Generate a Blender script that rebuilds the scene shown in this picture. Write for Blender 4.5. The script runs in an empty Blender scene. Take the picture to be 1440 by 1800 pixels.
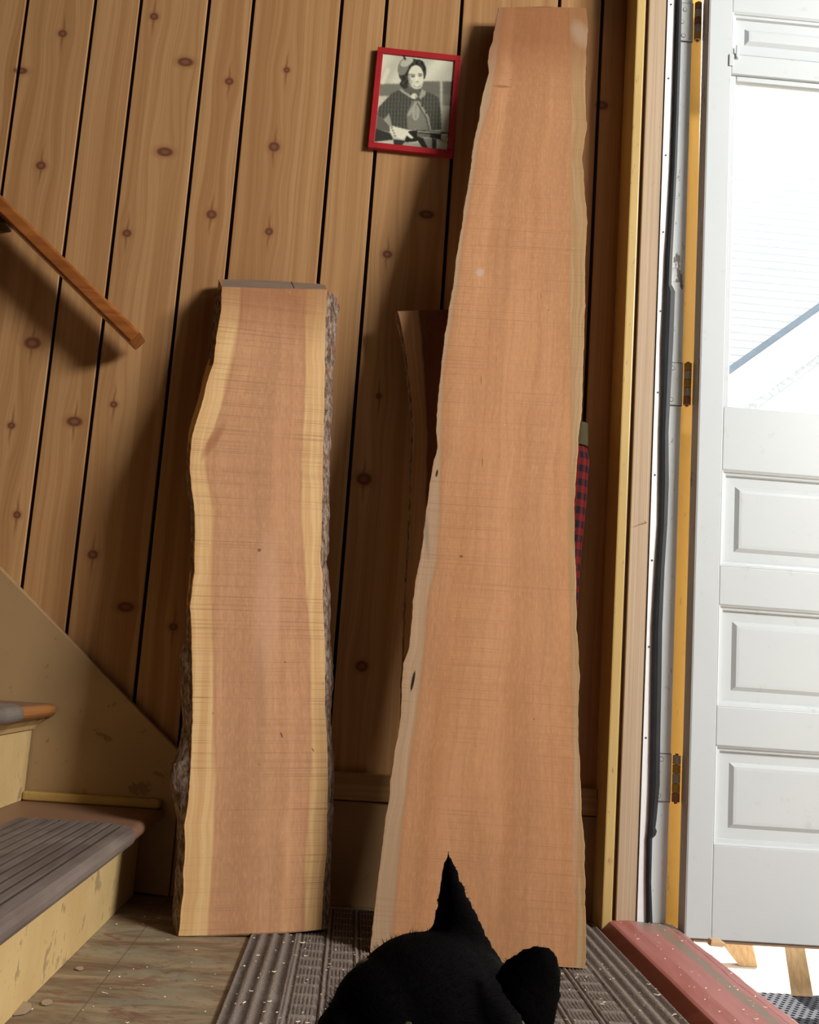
import bpy, bmesh, math, random
import numpy as np
from mathutils import Vector, Matrix, noise as mnoise

S = bpy.context.scene
COL = S.collection
random.seed(7)
rng = np.random.default_rng(7)

# ------------------------------------------------------------------ camera
F_PX, CAM_H, CAM_D = 1850.0, 0.465, 2.2368      # focal length in px of a 1440 x 1800 frame; metres
RC = np.array([[0.99630905, 0.07567829, 0.04051005],
               [-0.051634, 0.15136148, 0.98712898],
               [0.06857257, -0.98557724, 0.15471039]])   # columns: camera right, down, forward in the world
cd = bpy.data.cameras.new('camera')
cam = bpy.data.objects.new('camera', cd)
COL.objects.link(cam)
cd.sensor_fit = 'VERTICAL'
cd.sensor_height = 36.0
cd.lens = 36.0 * F_PX / 1800.0
cd.clip_start = 0.02
m3 = Matrix([[RC[i][0], -RC[i][1], -RC[i][2]] for i in range(3)])
cam.matrix_world = Matrix.Translation((0, -CAM_D, CAM_H)) @ m3.to_4x4()
S.camera = cam

# ------------------------------------------------------------------ light and exposure
W = bpy.data.worlds.new('overcast_sky')
S.world = W
W.use_nodes = True
bg = W.node_tree.nodes['Background']
bg.inputs[0].default_value = (0.90, 0.96, 1.0, 1)
bg.inputs[1].default_value = 2.0

def lamp(name, typ, loc, target, energy, color, **kw):
    d = bpy.data.lights.new(name, typ)
    d.energy = energy
    d.color = color
    for k, v in kw.items():
        setattr(d, k, v)
    o = bpy.data.objects.new(name, d)
    COL.objects.link(o)
    o.location = loc
    o.rotation_euler = (Vector(target) - Vector(loc)).to_track_quat('-Z', 'Y').to_euler()
    return o
lamp('doorway_daylight', 'AREA', (3.0, -2.56, 2.50), (0.0, -0.1, 0.85), 200.0, (1.0, 0.985, 0.96), shape='RECTANGLE', size=1.1, size_y=0.75)
lamp('sun', 'SUN', (3, 4, 6), (3.15, 2.4, 3.2), 14.0, (1.0, 0.96, 0.88), angle=math.radians(1.0))
S.view_settings.view_transform = 'Standard'
S.view_settings.look = 'None'
S.view_settings.gamma = 1.0
S.view_settings.use_curve_mapping = False
S.view_settings.exposure = 0.0

# ------------------------------------------------------------------ helpers: survey points
def ray(px, py):
    return RC @ np.array([(px - 720) / F_PX, (py - 900) / F_PX, 1.0])
CO = np.array([0, -CAM_D, CAM_H])
def on_y(px, py, Y):
    r = ray(px, py); return CO + r * ((Y + CAM_D) / r[1])
def on_z(px, py, Z):
    r = ray(px, py); return CO + r * ((Z - CAM_H) / r[2])
def on_plane(px, py, P, n):
    r = ray(px, py); return CO + r * (np.dot(np.asarray(P) - CO, n) / np.dot(r, n))

# ------------------------------------------------------------------ helpers: objects
def link(name, me, mat=None, parent=None, loc=None):
    o = bpy.data.objects.new(name, me)
    COL.objects.link(o)
    if mat is not None and not me.materials:
        me.materials.append(mat)
    if parent is not None:
        o.parent = parent
    if loc is not None:
        o.location = loc
    return o
def tag(o, label=None, cat=None, group=None, kind=None):
    if label: o['label'] = label
    if cat: o['category'] = cat
    if group: o['group'] = group
    if kind: o['kind'] = kind
    return o
def empty(name, loc=(0, 0, 0), mat3=None):
    o = bpy.data.objects.new(name, None)
    COL.objects.link(o)
    o.empty_display_size = 0.05
    o.location = loc
    if mat3 is not None:
        o.rotation_euler = Matrix(mat3).to_euler()
    return o
def mesh_np(name, verts, faces, smooth=True):
    me = bpy.data.meshes.new(name)
    me.from_pydata([tuple(map(float, v)) for v in verts], [], [tuple(map(int, f)) for f in faces])
    if smooth:
        me.polygons.foreach_set('use_smooth', [True] * len(me.polygons))
    me.update()
    return me
class MB:
    """collects solids for one mesh"""
    def __init__(s): s.v = []; s.f = []
    def add(s, v, f):
        b = len(s.v); s.v += [tuple(p) for p in v]; s.f += [tuple(b + i for i in q) for q in f]; return s
    def box(s, x0, x1, y0, y1, z0, z1):
        v = [(x, y, z) for x in (x0, x1) for y in (y0, y1) for z in (z0, z1)]
        return s.add(v, [(0, 1, 3, 2), (4, 6, 7, 5), (0, 4, 5, 1), (2, 3, 7, 6), (0, 2, 6, 4), (1, 5, 7, 3)])
    def prism(s, poly, vec):
        n = len(poly); vec = np.asarray(vec, float)
        v = [np.asarray(p, float) for p in poly]; v = v + [p + vec for p in v]
        return s.add(v, [tuple(range(n))[::-1], tuple(range(n, 2 * n))] + [(i, (i + 1) % n, n + (i + 1) % n, n + i) for i in range(n)])
    def cyl(s, c, axis, r, L, n=16, r2=None):
        a = Vector(axis).normalized(); u = a.orthogonal().normalized(); w = a.cross(u); c = Vector(c)
        r2 = r if r2 is None else r2
        v = []
        for k, (rr, t) in enumerate(((r, 0), (r2, L))):
            for i in range(n):
                q = 2 * math.pi * i / n
                v.append(tuple(c + a * t + (u * math.cos(q) + w * math.sin(q)) * rr))
        return s.add(v, [tuple(range(n))[::-1], tuple(range(n, 2 * n))] + [(i, (i + 1) % n, n + (i + 1) % n, n + i) for i in range(n)])
    def obj(s, name, mat, parent=None, loc=None, bevel=0, smooth=False, seg=2):
        off = np.zeros(3) if loc is None else np.asarray(loc, float)
        me = mesh_np(name, [np.asarray(p, float) - off for p in s.v], s.f, smooth)
        bm = bmesh.new(); bm.from_mesh(me)
        bmesh.ops.recalc_face_normals(bm, faces=bm.faces)
        if bevel:
            bmesh.ops.bevel(bm, geom=[e for e in bm.edges if e.calc_face_angle(0) > 0.5], offset=bevel, segments=seg, affect='EDGES', profile=0.6)
        bm.to_mesh(me); bm.free()
        return link(name, me, mat, parent, None if (loc is None or parent is not None) else tuple(loc))

# ------------------------------------------------------------------ helpers: node materials
class G:
    def __init__(s, name, rough=0.6, spec=0.3):
        s.m = bpy.data.materials.new(name); s.m.use_nodes = True
        s.t = s.m.node_tree; s.n = s.t.nodes; s.b = s.n['Principled BSDF']
        s.b.inputs['Roughness'].default_value = rough
        s.b.inputs['Specular IOR Level'].default_value = spec
        s._xyz = None
    def set(s, sock, v):
        if isinstance(v, bpy.types.NodeSocket): s.t.links.new(v, sock)
        elif v is not None:
            if sock.type == 'RGBA' and not isinstance(v, (int, float)) and len(v) == 3: v = (*v, 1)
            sock.default_value = v
    def obj(s):
        k = s.n.new('ShaderNodeTexCoord'); return k.outputs['Object']
    def xyz(s):
        if s._xyz is None:
            k = s.n.new('ShaderNodeSeparateXYZ'); s.set(k.inputs[0], s.obj()); s._xyz = k.outputs[:]
        return s._xyz
    def comb(s, x, y, z):
        k = s.n.new('ShaderNodeCombineXYZ')
        for i, v in enumerate((x, y, z)): s.set(k.inputs[i], v)
        return k.outputs[0]
    def ma(s, op, a, b=None, c=None, clamp=False):
        k = s.n.new('ShaderNodeMath'); k.operation = op; k.use_clamp = clamp
        for i, v in enumerate((a, b, c)):
            if v is not None: s.set(k.inputs[i], v)
        return k.outputs[0]
    def noise(s, vec, scale=1, detail=4, rough=0.55, dist=0):
        k = s.n.new('ShaderNodeTexNoise'); s.set(k.inputs['Vector'], vec)
        for nm, v in (('Scale', scale), ('Detail', detail), ('Roughness', rough), ('Distortion', dist)): s.set(k.inputs[nm], v)
        return k.outputs['Fac']
    def vor(s, vec, scale, feature='F1'):
        k = s.n.new('ShaderNodeTexVoronoi'); k.feature = feature; s.set(k.inputs['Vector'], vec); s.set(k.inputs['Scale'], scale)
        return k.outputs['Distance']
    def ss(s, v, a, b, lo=0.0, hi=1.0):
        k = s.n.new('ShaderNodeMapRange'); k.interpolation_type = 'SMOOTHSTEP'
        for nm, q in (('Value', v), ('From Min', a), ('From Max', b), ('To Min', lo), ('To Max', hi)): s.set(k.inputs[nm], q)
        return k.outputs[0]
    def mix(s, f, a, b, mode='MIX'):
        k = s.n.new('ShaderNodeMix'); k.data_type = 'RGBA'; k.blend_type = mode
        s.set(k.inputs[0], f); s.set(k.inputs[6], a); s.set(k.inputs[7], b)
        return k.outputs[2]
    def attr(s, name):
        k = s.n.new('ShaderNodeAttribute'); k.attribute_name = name; return k
    def scale(s, v, sx, sy, sz):
        k = s.n.new('ShaderNodeMapping'); k.vector_type = 'POINT'; s.set(k.inputs[0], v); k.inputs['Scale'].default_value = (sx, sy, sz)
        return k.outputs[0]
    def bump(s, h, strength=0.3, dist=0.002):
        k = s.n.new('ShaderNodeBump'); s.set(k.inputs['Height'], h); k.inputs['Strength'].default_value = strength; k.inputs['Distance'].default_value = dist
        s.set(s.b.inputs['Normal'], k.outputs[0])
    def out(s, col, rough=None):
        s.set(s.b.inputs['Base Color'], col)
        if rough is not None: s.set(s.b.inputs['Roughness'], rough)
        return s.m
def plain(name, col, rough=0.6, spec=0.3, metal=0.0, var=0.12, sc=30):
    g = G(name, rough, spec)
    g.b.inputs['Metallic'].default_value = metal
    n = g.noise(g.obj(), sc, 5, 0.6)
    c2 = tuple(c * (1 - 3 * var) for c in col)
    return g.out(g.mix(g.ss(n, 0.25, 0.75), c2, col))
def wood(name, col, dark, axis='z', fine=90, rough=0.55, spots=0.0, spotcol=(0.05, 0.03, 0.02), bump=0.15):
    g = G(name, rough)
    sc = {'x': (1.2, fine, fine), 'y': (fine, 1.2, fine), 'z': (fine, fine, 1.2)}[axis]
    sc2 = tuple(v * 0.2 for v in sc)
    n = g.noise(g.scale(g.obj(), *sc), 1, 4, 0.6, 0.3)
    n2 = g.noise(g.scale(g.obj(), *sc2), 1, 3, 0.5, 0.4)
    c = g.mix(g.ss(n, 0.3, 0.72), dark, col)
    c = g.mix(g.ss(n2, 0.35, 0.75, 0, 0.45), c, dark)
    if spots:
        d = g.noise(g.obj(), 38, 5, 0.7)
        c = g.mix(g.ss(d, 0.74 - spots * 0.1, 0.80 - spots * 0.1, 0, 0.8), c, spotcol)
    g.bump(n, bump, 0.001)
    return g.out(c)
def worn_paint(name, col, under, scuff=(0.2, 0.15, 0.1), amount=0.5, sc=14, rough=0.45, stretch=(1, 1, 1), dirt_or_shade=None):
    """old paint with chips down to the wood, scuffs and grime"""
    g = G(name, rough, 0.4)
    p = g.scale(g.obj(), *stretch)
    n = g.noise(p, sc, 6, 0.68, 0.2)
    n2 = g.noise(p, sc * 0.25, 3, 0.6)
    chip = g.ss(g.ma('ADD', n, g.ma('MULTIPLY', n2, 0.35)), 0.93 - amount * 0.2, 0.955 - amount * 0.2)
    tone = g.mix(g.ss(n2, 0.3, 0.75), dirt_or_shade or tuple(c * 0.78 for c in col), col)
    sp = g.noise(p, sc * 4.2, 5, 0.7)
    tone = g.mix(g.ss(sp, 0.615, 0.69, 0, 0.7), tone, scuff)
    c = g.mix(chip, tone, under)
    g.bump(g.ma('SUBTRACT', g.noise(p, sc * 2, 4, 0.6), g.ma('MULTIPLY', chip, 0.6)), 0.25, 0.0015)
    return g.out(c)

# ================================================================== THE SETTING
M_DARK = plain('black_groove', (0.012, 0.009, 0.007), 0.8)
IN = 0.0254
GRO = [-33.82, -27.85, -23.8, -17.72, -13.75, -5.77, -1.70, 5.18, 14.18, 18.2]
GRO = [-33.82 - d for d in (54.0, 48.0, 42.0, 38.0, 32.0, 28.0, 20.0, 16.0, 9.0)] + GRO
GRO = [g_ * IN for g_ in GRO]
# printed knots of the panelling, surveyed on the wall: pixel, half height, half width in metres, tails
KNOTS = [(110, 59, .010, .011, 1), (36, 124, .009, .017, 0), (72, 291, .011, .012, 1), (271, 29, .010, .011, 1), (326, 109, .012, .020, 0),
         (403, 143, .010, .011, 1), (290, 267, .012, .020, 0), (223, 410, .010, .011, 1), (372, 377, .012, .013, 1), (473, 407, .010, .010, 1),
         (482, 258, .013, .014, 1), (504, 123, .008, .008, 1), (20, 748, .008, .009, 1), (57, 603, .015, .020, 1), (131, 741, .012, .019, 1),
         (200, 711, .008, .009, 1), (163, 975, .011, .012, 1), (221, 1067, .012, .020, 0), (305, 1102, .009, .010, 1), (750, 377, .011, .019, 0),
         (681, 447, .010, .012, 1), (666, 696, .007, .007, 1), (640, 842, .015, .018, 1), (636, 1171, .013, .015, 0), (1058, 185, .012, .016, 0),
         (30, 905, .009, .009, 1), (930, 500, .011, .012, 1), (905, 900, .011, .012, 1), (520, 640, .011, .012, 1), (450, 900, .011, .018, 0)]
KW = []
for (px, py, rz, rx, tail) in KNOTS:
    p = on_y(px, py, 0); KW.append((p[0], p[2], rz, rx, tail))
for k in range(46):
    KW.append((rng.uniform(-2.2, -0.95), rng.uniform(0.3, 2.5), .011, rng.choice([.011, .019]), int(rng.integers(0, 2))))

def plank_mat(i, x0, x1):
    g = G('knotty_pine_panel', 0.5, 0.25)
    x, y, z = g.xyz()
    gx = x
    kmask = None; halo = None; tails = None; core = None
    for (kx, kz, rz, rx, tl) in KW:
        if not (x0 - 0.025 < kx < x1 + 0.025): continue
        dx = g.ma('SUBTRACT', x, kx); dz = g.ma('SUBTRACT', z, kz)
        ax = g.ma('DIVIDE', dx, rx); az = g.ma('DIVIDE', dz, rz)
        d2 = g.ma('ADD', g.ma('MULTIPLY', ax, ax), g.ma('MULTIPLY', az, az))
        # grain swings round the knot
        wz = g.ma('DIVIDE', dz, 0.075); wx = g.ma('DIVIDE', dx, 0.030)
        e = g.ma('POWER', 2.718, g.ma('MULTIPLY', g.ma('ADD', g.ma('MULTIPLY', wz, wz), g.ma('MULTIPLY', wx, wx)), -1.0))
        gx = g.ma('SUBTRACT', gx, g.ma('MULTIPLY', g.ma('MULTIPLY', dx, e), 0.72))
        k = g.ss(d2, 0.55, 1.15, 1, 0); h = g.ss(d2, 0.8, 3.4, 0.55, 0)
        kmask = k if kmask is None else g.ma('MAXIMUM', kmask, k)
        halo = h if halo is None else g.ma('MAXIMUM', halo, h)
        c = g.ma('MULTIPLY', k, g.ma('ADD', 0.5, g.ma('MULTIPLY', g.ma('SINE', g.ma('MULTIPLY', g.ma('SQRT', d2), 8.0)), 0.5)))
        core = c if core is None else g.ma('MAXIMUM', core, c)
        if tl:
            wob = g.ma('MULTIPLY', g.ma('SUBTRACT', g.noise(g.comb(3.1, kx * 50, g.ma('MULTIPLY', z, 26)), 1, 2), 0.5), 0.010)
            tt = g.ma('MULTIPLY', g.ss(g.ma('ABSOLUTE', g.ma('ADD', dx, wob)), 0.0008, 0.0042, 1, 0), g.ss(g.ma('ABSOLUTE', dz), rz, 0.062, 0.75, 0))
            tails = tt if tails is None else g.ma('MAXIMUM', tails, tt)
    off = i * 7.31
    wob = g.ma('MULTIPLY', g.ma('SUBTRACT', g.noise(g.comb(g.ma('MULTIPLY', x, 5), off, g.ma('MULTIPLY', z, 1.6)), 1, 2), 0.5), 0.030)
    gx = g.ma('ADD', gx, wob)
    bands = g.noise(g.comb(g.ma('MULTIPLY', gx, 46), off, g.ma('MULTIPLY', z, 0.35)), 1, 3, 0.55)
    fine = g.noise(g.comb(g.ma('MULTIPLY', gx, 330), off, g.ma('MULTIPLY', z, 2.2)), 1, 3, 0.6)
    arcs = g.ma('SINE', g.ma('MULTIPLY', g.ma('ADD', gx, g.ma('MULTIPLY', g.noise(g.comb(g.ma('MULTIPLY', x, 14), off, g.ma('MULTIPLY', z, 1.1)), 1, 1), 0.055)), 420))
    c = g.mix(g.ss(bands, 0.30, 0.70), (0.355, 0.178, 0.068), (0.475, 0.265, 0.114))
    c = g.mix(g.ss(fine, 0.40, 0.78, 0, 0.35), c, (0.27, 0.125, 0.045))
    c = g.mix(g.ss(arcs, 0.55, 1.0, 0, 0.13), c, (0.25, 0.11, 0.038))
    if kmask is not None:
        c = g.mix(halo, c, (0.31, 0.14, 0.055))
        if tails is not None: c = g.mix(tails, c, (0.20, 0.085, 0.035))
        c = g.mix(kmask, c, (0.135, 0.048, 0.022))
        c = g.mix(g.ma('MULTIPLY', core, 0.5), c, (0.30, 0.135, 0.07))
    g.bump(fine, 0.06, 0.0008)
    return g.out(c)

wb = MB().box(-2.6, 0.66, 0.008, 0.11, 0, 3.4).obj('wall_back', M_DARK); tag(wb, kind='structure')
for i in range(len(GRO) - 1):
    x0, x1 = GRO[i] + 0.0038, GRO[i + 1] - 0.0038
    MB().box(x0, x1, 0.0, 0.0079, 0.0, 3.4).obj('plank', plank_mat(i, x0, x1), wb, bevel=0.0012, seg=1)
MB().box(GRO[-1] + 0.0038, 0.548, 0.0, 0.0079, 0.0, 3.4).obj('plank', plank_mat(40, 0.466, 0.55), wb, bevel=0.0012, seg=1)
MB().box(-2.3, GRO[0] - 0.0038, 0.0, 0.0079, 0.0, 3.4).obj('plank', plank_mat(41, -2.3, -2.24), wb, bevel=0.0012, seg=1)

# floor: old marbled linoleum
def lino():
    g = G('marbled_linoleum', 0.55, 0.3)
    x, y, z = g.xyz()
    p = g.comb(g.ma('MULTIPLY', x, 2.6), g.ma('MULTIPLY', y, 6.5), 0)
    n1 = g.noise(p, 2.2, 7, 0.7, 0.8); n2 = g.noise(p, 3.6, 7, 0.72, 1.2); n3 = g.noise(g.obj(), 60, 4, 0.7)
    c = g.mix(g.ss(n1, 0.34, 0.66), (0.15, 0.105, 0.062), (0.34, 0.265, 0.16))
    c = g.mix(g.ss(n2, 0.51, 0.62, 0, 0.8), c, (0.20, 0.085, 0.055))
    c = g.mix(g.ss(g.noise(p, 2.3, 5, 0.6, 0.5), 0.50, 0.62, 0, 0.65), c, (0.25, 0.235, 0.165))
    c = g.mix(g.ss(n3, 0.56, 0.70, 0, 0.6), c, (0.11, 0.08, 0.06))
    seam = g.ss(g.ma('ABSOLUTE', g.ma('ADD', g.ma('ADD', x, 0.335), g.ma('MULTIPLY', y, 0.01))), 0.0008, 0.002, 1, 0)
    c = g.mix(g.ma('MULTIPLY', seam, 0.55), c, (0.12, 0.08, 0.055))
    g.bump(n3, 0.15, 0.001)
    return g.out(c)
tag(MB().box(-2.6, 0.54, -3.7, 0.11, -0.05, 0.0).obj('floor', lino()), kind='structure')
M_WALL = plain('tan_plaster', (0.13, 0.085, 0.045), 0.8, var=0.05, sc=5)
tag(MB().box(-2.6, 0.66, -3.7, 0.11, 3.4, 3.48).obj('ceiling', plain('cream_ceiling', (0.16, 0.125, 0.085), 0.9, var=0.04, sc=4)), kind='structure')
tag(MB().box(-2.7, -2.6, -3.7, 0.11, 0, 3.48).obj('wall_left', M_WALL), kind='structure')
tag(MB().box(-2.7, 0.66, -3.8, -3.7, 0, 3.48).obj('wall_front', M_WALL), kind='structure')
# right wall: the far bit behind the jamb, the head over the doorway and the near length
M_SIDE = plain('weathered_white_siding', (0.7, 0.7, 0.68), 0.7, var=0.05)
tag(MB().box(0.548, 0.646, -0.090, 0.0, 0, 3.4).box(0.548, 0.648, 0.0, 0.9, -0.4, 3.4)
    .box(0.56, 0.66, -2.05, -0.09, 2.75, 3.4).box(0.56, 0.66, -3.7, -2.05, -0.4, 3.4).obj('wall_right', M_WALL), kind='structure')

# baseboard on the panelling, with its cap
bb = MB().box(-0.335, 0.52, -0.018, -0.0005, 0.0, 0.207).obj('baseboard_back', worn_paint('brown_baseboard', (0.36, 0.22, 0.10), (0.2, 0.12, 0.06), amount=0.1), bevel=0.002)
tag(bb, kind='structure')
MB().box(-0.335, 0.52, -0.026, -0.0005, 0.209, 0.264).obj('cap_moulding', wood('cap_brown', (0.47, 0.29, 0.12), (0.33, 0.19, 0.08), 'x'), bb, bevel=0.006, seg=3)

# door casing and jamb, all facing the camera at y = -0.1
M_YEL = worn_paint('yellow_varnish_casing', (0.60, 0.42, 0.155), (0.30, 0.19, 0.08), (0.25, 0.15, 0.06), 0.12, 9, 0.4, (3, 3, .7), (0.50, 0.34, 0.12))
tag(MB().box(0.5195, 0.540, -0.1, -0.0005, -0.001, 3.05).obj('trim_1', M_YEL, bevel=0.003), kind='structure')
tag(MB().box(0.540, 0.5475, -0.092, -0.001, 0.0, 3.05).obj('trim_2', plain('dark_gap_stain', (0.12, 0.06, 0.03), 0.7)), kind='structure')
tag(MB().box(0.5475, 0.5868, -0.1, -0.0905, 0.0, 3.05).obj('trim_3', wood('weathered_fir_jamb', (0.56, 0.425, 0.28), (0.42, 0.295, 0.19), 'z', 240, 0.6, 0.5, (0.3, 0.18, 0.09)), bevel=0.0015), kind='structure')
al = MB().box(0.5885, 0.6055, -0.103, -0.0905, 0.012, 3.05).obj('trim_4', plain('aluminium_strip', (0.92, 0.93, 0.94), 0.5, 0.5, 0.15, 0.02))
tag(al, kind='structure')
M_NAIL = plain('nail_grey', (0.12, 0.12, 0.13), 0.4, 0.5, 0.8)
for py in (8, 138, 273, 408, 547, 690, 835, 985, 1137, 1297, 1630):
    pxx = np.interp(py, [0, 1640], [1180, 1124]); p = on_y(pxx, py, -0.103)
    MB().cyl((p[0], -0.1027, p[2]), (0, -1, 0), 0.0021, 0.0011, 10).obj('nail', M_NAIL, al)
M_JAMB = worn_paint('peeling_white_jamb', (0.80, 0.83, 0.82), (0.23, 0.20, 0.17), (0.25, 0.24, 0.23), 0.42, 13, 0.45, (2, 2, .8), (0.72, 0.76, 0.77))
tag(MB().box(0.6055, 0.6475, -0.098, -0.0905, 0.0, 3.05).obj('trim_5', M_JAMB, bevel=0.002), kind='structure')
# ochre outside casing, seen through the gap between jamb and door edge
tag(MB().prism([(0.640, -0.03, -0.02), (0.6975, -0.03, -0.02), (0.6975, -0.03, 1.15), (0.690, -0.03, 2.1), (0.690, -0.03, 3.05), (0.640, -0.03, 3.05)], (0, 0.028, 0)).obj('trim_6', worn_paint('ochre_painted_edge', (0.86, 0.45, 0.07), (0.42, 0.24, 0.08), (0.4, 0.2, 0.04), 0.1, 10, 0.5, (3, 3, .5), (0.78, 0.40, 0.07)), bevel=0.003), kind='structure')

# black weatherstrip, sagging off the jamb
WS = [(0, 1189, 1199), (100, 1186, 1196.5), (200, 1183, 1193.5), (300, 1179.5, 1190), (400, 1174, 1185), (450, 1170.5, 1182.5), (500, 1168.5, 1180.5), (506, 1168, 1184), (513, 1168, 1187), (540, 1167, 1186),
      (600, 1164, 1184), (700, 1162.5, 1178.5), (760, 1160.5, 1175.5), (850, 1159.5, 1176), (920, 1158.5, 1173.5), (1000, 1153, 1168.5), (1100, 1147.5, 1164.5), (1200, 1145.5, 1163),
      (1300, 1144, 1161), (1380, 1142.5, 1160), (1440, 1140, 1154.5), (1455, 1139, 1152.5), (1461, 1138.5, 1155), (1468, 1138, 1153), (1474, 1137, 1147), (1550, 1136, 1145), (1641, 1137, 1148)]
WSd = np.array(WS, float)
rows = np.interp(np.linspace(0, 1, 110), [0, 1], [-30, 1641])
rows = np.unique(np.r_[rows, WSd[:, 0]])
mbv = []; mbf = []
for k, y in enumerate(rows):
    l, r = np.interp(y, WSd[:, 0], WSd[:, 1]), np.interp(y, WSd[:, 0], WSd[:, 2])
    l -= 0 if y >= 0 else 0.035 * y; r -= 0 if y >= 0 else 0.035 * y
    for (xx, Y) in ((l, -.1), (l, -.1075), (l + .32 * (r - l), -.1095), (l + .36 * (r - l), -.1075), (l + .6 * (r - l), -.1085), (r, -.107), (r, -.1)):
        mbv.append(on_y(xx, y, Y))
    if k:
        b = k * 7
        for j in range(7): mbf.append((b + j, b + (j + 1) % 7, b - 7 + (j + 1) % 7, b - 7 + j))
mbf += [tuple(range(7)), tuple(range(len(mbv) - 7, len(mbv)))[::-1]]
tag(link('weatherstrip', mesh_np('weatherstrip', mbv, mbf, False), plain('black_rubber', (0.020, 0.021, 0.023), 0.55, 0.4)),
    'black rubber weatherstrip sagging loose down the white door jamb', 'weatherstrip')

# threshold painted red
def red_thr():
    g = G('worn_red_threshold', 0.5, 0.4)
    x, y, z = g.xyz()
    n = g.noise(g.comb(g.ma('MULTIPLY', x, 30), g.ma('MULTIPLY', y, 3), z), 1, 5, 0.65, 0.3)
    n2 = g.noise(g.obj(), 45, 5, 0.7)
    c = g.mix(g.ss(n, 0.3, 0.7), (0.36, 0.10, 0.08), (0.46, 0.17, 0.15))
    c = g.mix(g.ss(x, 0.530, 0.540), g.mix(g.ss(n, .3, .7), (0.21, 0.045, 0.03), (0.27, 0.06, 0.042)), c)
    c = g.mix(g.ss(x, 0.566, 0.575, 0, 0.35), c, (0.47, 0.21, 0.20))
    xw = g.ma('ADD', x, g.ma('MULTIPLY', g.ma('SUBTRACT', n, 0.5), 0.035))
    band = g.ma('MULTIPLY', g.ss(g.ma('ABSOLUTE', g.ma('SUBTRACT', xw, 0.622)), 0.007, 0.014, 1, 0), g.ss(n2, 0.3, 0.5, 0.3, 0.95))
    far = g.ma('MULTIPLY', g.ss(y, -0.22, -0.13), g.ma('MULTIPLY', g.ss(x, 0.572, 0.59), g.ss(n2, 0.35, 0.52)))
    c = g.mix(g.ma('MAXIMUM', band, far), c, (0.25, 0.195, 0.145))
    ln = g.ss(g.ma('ABSOLUTE', g.ma('SUBTRACT', xw, 0.648)), 0.0008, 0.003, 0.7, 0)
    c = g.mix(ln, c, (0.14, 0.05, 0.045))
    c = g.mix(g.ss(n2, 0.66, 0.73, 0, 0.7), c, (0.18, 0.12, 0.10))
    g.bump(g.ma('ADD', n, n2), 0.2, 0.001)
    return g.out(c)
prof = [(0.5155, 0.0), (0.5185, 0.002), (0.5345, 0.0195), (0.540, 0.0215), (0.5705, 0.0245), (0.602, 0.0235), (0.640, 0.022), (0.662, 0.019), (0.674, 0.012), (0.676, -0.03), (0.676, -0.14), (0.5155, -0.14)]
vs = []; fs = []
ys = np.linspace(-2.05, -0.092, 60); n_ = len(prof)
for k, y in enumerate(ys):
    for j, (x, z) in enumerate(prof):
        w = mnoise.noise(Vector((x * 9, y * 7, 3))) * 0.0022 if j > 1 else mnoise.noise(Vector((5, y * 16, 1))) * 0.0035
        vs.append((x + (w if j < 2 else 0) + (mnoise.noise(Vector((1, y * 18, 8))) * 0.003 if j in (7, 8) else 0), y, z + (w * 0.6 if 1 < j < 9 else 0)))
    if k:
        for j in range(n_): a = k * n_; fs.append((a + j, a - n_ + j, a - n_ + (j + 1) % n_, a + (j + 1) % n_))
fs += [tuple(range(n_)), tuple(range(len(vs) - n_, len(vs)))[::-1]]
thr = link('trim_7', mesh_np('trim_7', vs, fs, False), red_thr()); tag(thr, kind='structure')

# ------------------------------------------------------------------ the open door
M_DOOR = worn_paint('old_white_door_paint', (0.585, 0.62, 0.625), (0.50, 0.50, 0.48), (0.50, 0.52, 0.52), 0.0, 5, 0.38, (1, 1, 1), (0.535, 0.57, 0.578))
M_EDGE = worn_paint('bare_door_edge', (0.55, 0.52, 0.49), (0.20, 0.17, 0.14), (0.15, 0.12, 0.1), 0.5, 16, 0.6, (2, 2, .6))
DX0, DX1, DF, DB = 0.6705, 1.472, -0.145, -0.101
door = empty('door_1', (0.653, -0.103, 0.0)); tag(door, kind='structure')
DL = (0.653, -0.103, 0.0)
def dbox(name, x0, x1, z0, z1, mat=M_DOOR, y0=DF, y1=DB, bev=0.002):
    return MB().box(x0, x1, y0, y1, z0, z1).obj(name, mat, door, DL, bevel=bev)
dbox('stile', DX0 + 0.0012, 0.7225, 0.0075, 2.035)
dbox('stile', 1.36, DX1, 0.0075, 2.035)
MB().box(DX0, DX0 + 0.0012, DF + 0.001, DB, 0.008, 2.03).obj('bare_edge', M_EDGE, door, DL)
RAILS = [(0.0075, 0.184), (0.374, 0.451), (0.653, 0.731), (0.931, 1.063), (1.816, 1.862), (1.965, 2.035)]
for z0, z1 in RAILS: dbox('rail', 0.7225, 1.36, z0, z1)
def panel(z0, z1):
    x0, x1 = 0.7225, 1.36
    rings = [(0.0, DF), (0.004, DF + 0.003), (0.005, DF + 0.006), (0.010, DF + 0.007), (0.012, DF + 0.013), (0.032, DF + 0.0135), (0.040, DF + 0.0075), (0.046, DF + 0.007)]
    v = []; f = []
    for k, (d, y) in enumerate(rings):
        v += [(x0 + d, y, z0 + d), (x1 - d, y, z0 + d), (x1 - d, y, z1 - d), (x0 + d, y, z1 - d)]
        if k:
            b = k * 4
            for j in range(4): f.append((b - 4 + j, b - 4 + (j + 1) % 4, b + (j + 1) % 4, b + j))
    b = len(v) - 4; f.append((b, b + 1, b + 2, b + 3))
    v += [(x0, DB + .001, z0), (x1, DB + .001, z0), (x1, DB + .001, z1), (x0, DB + .001, z1)]
    b = len(v) - 4; f.append((b, b + 3, b + 2, b + 1))
    for j in range(4): f.append((j, b + j, b + (j + 1) % 4, (j + 1) % 4))
    MB().add(v, f).obj('panel', M_DOOR, door, DL)
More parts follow.
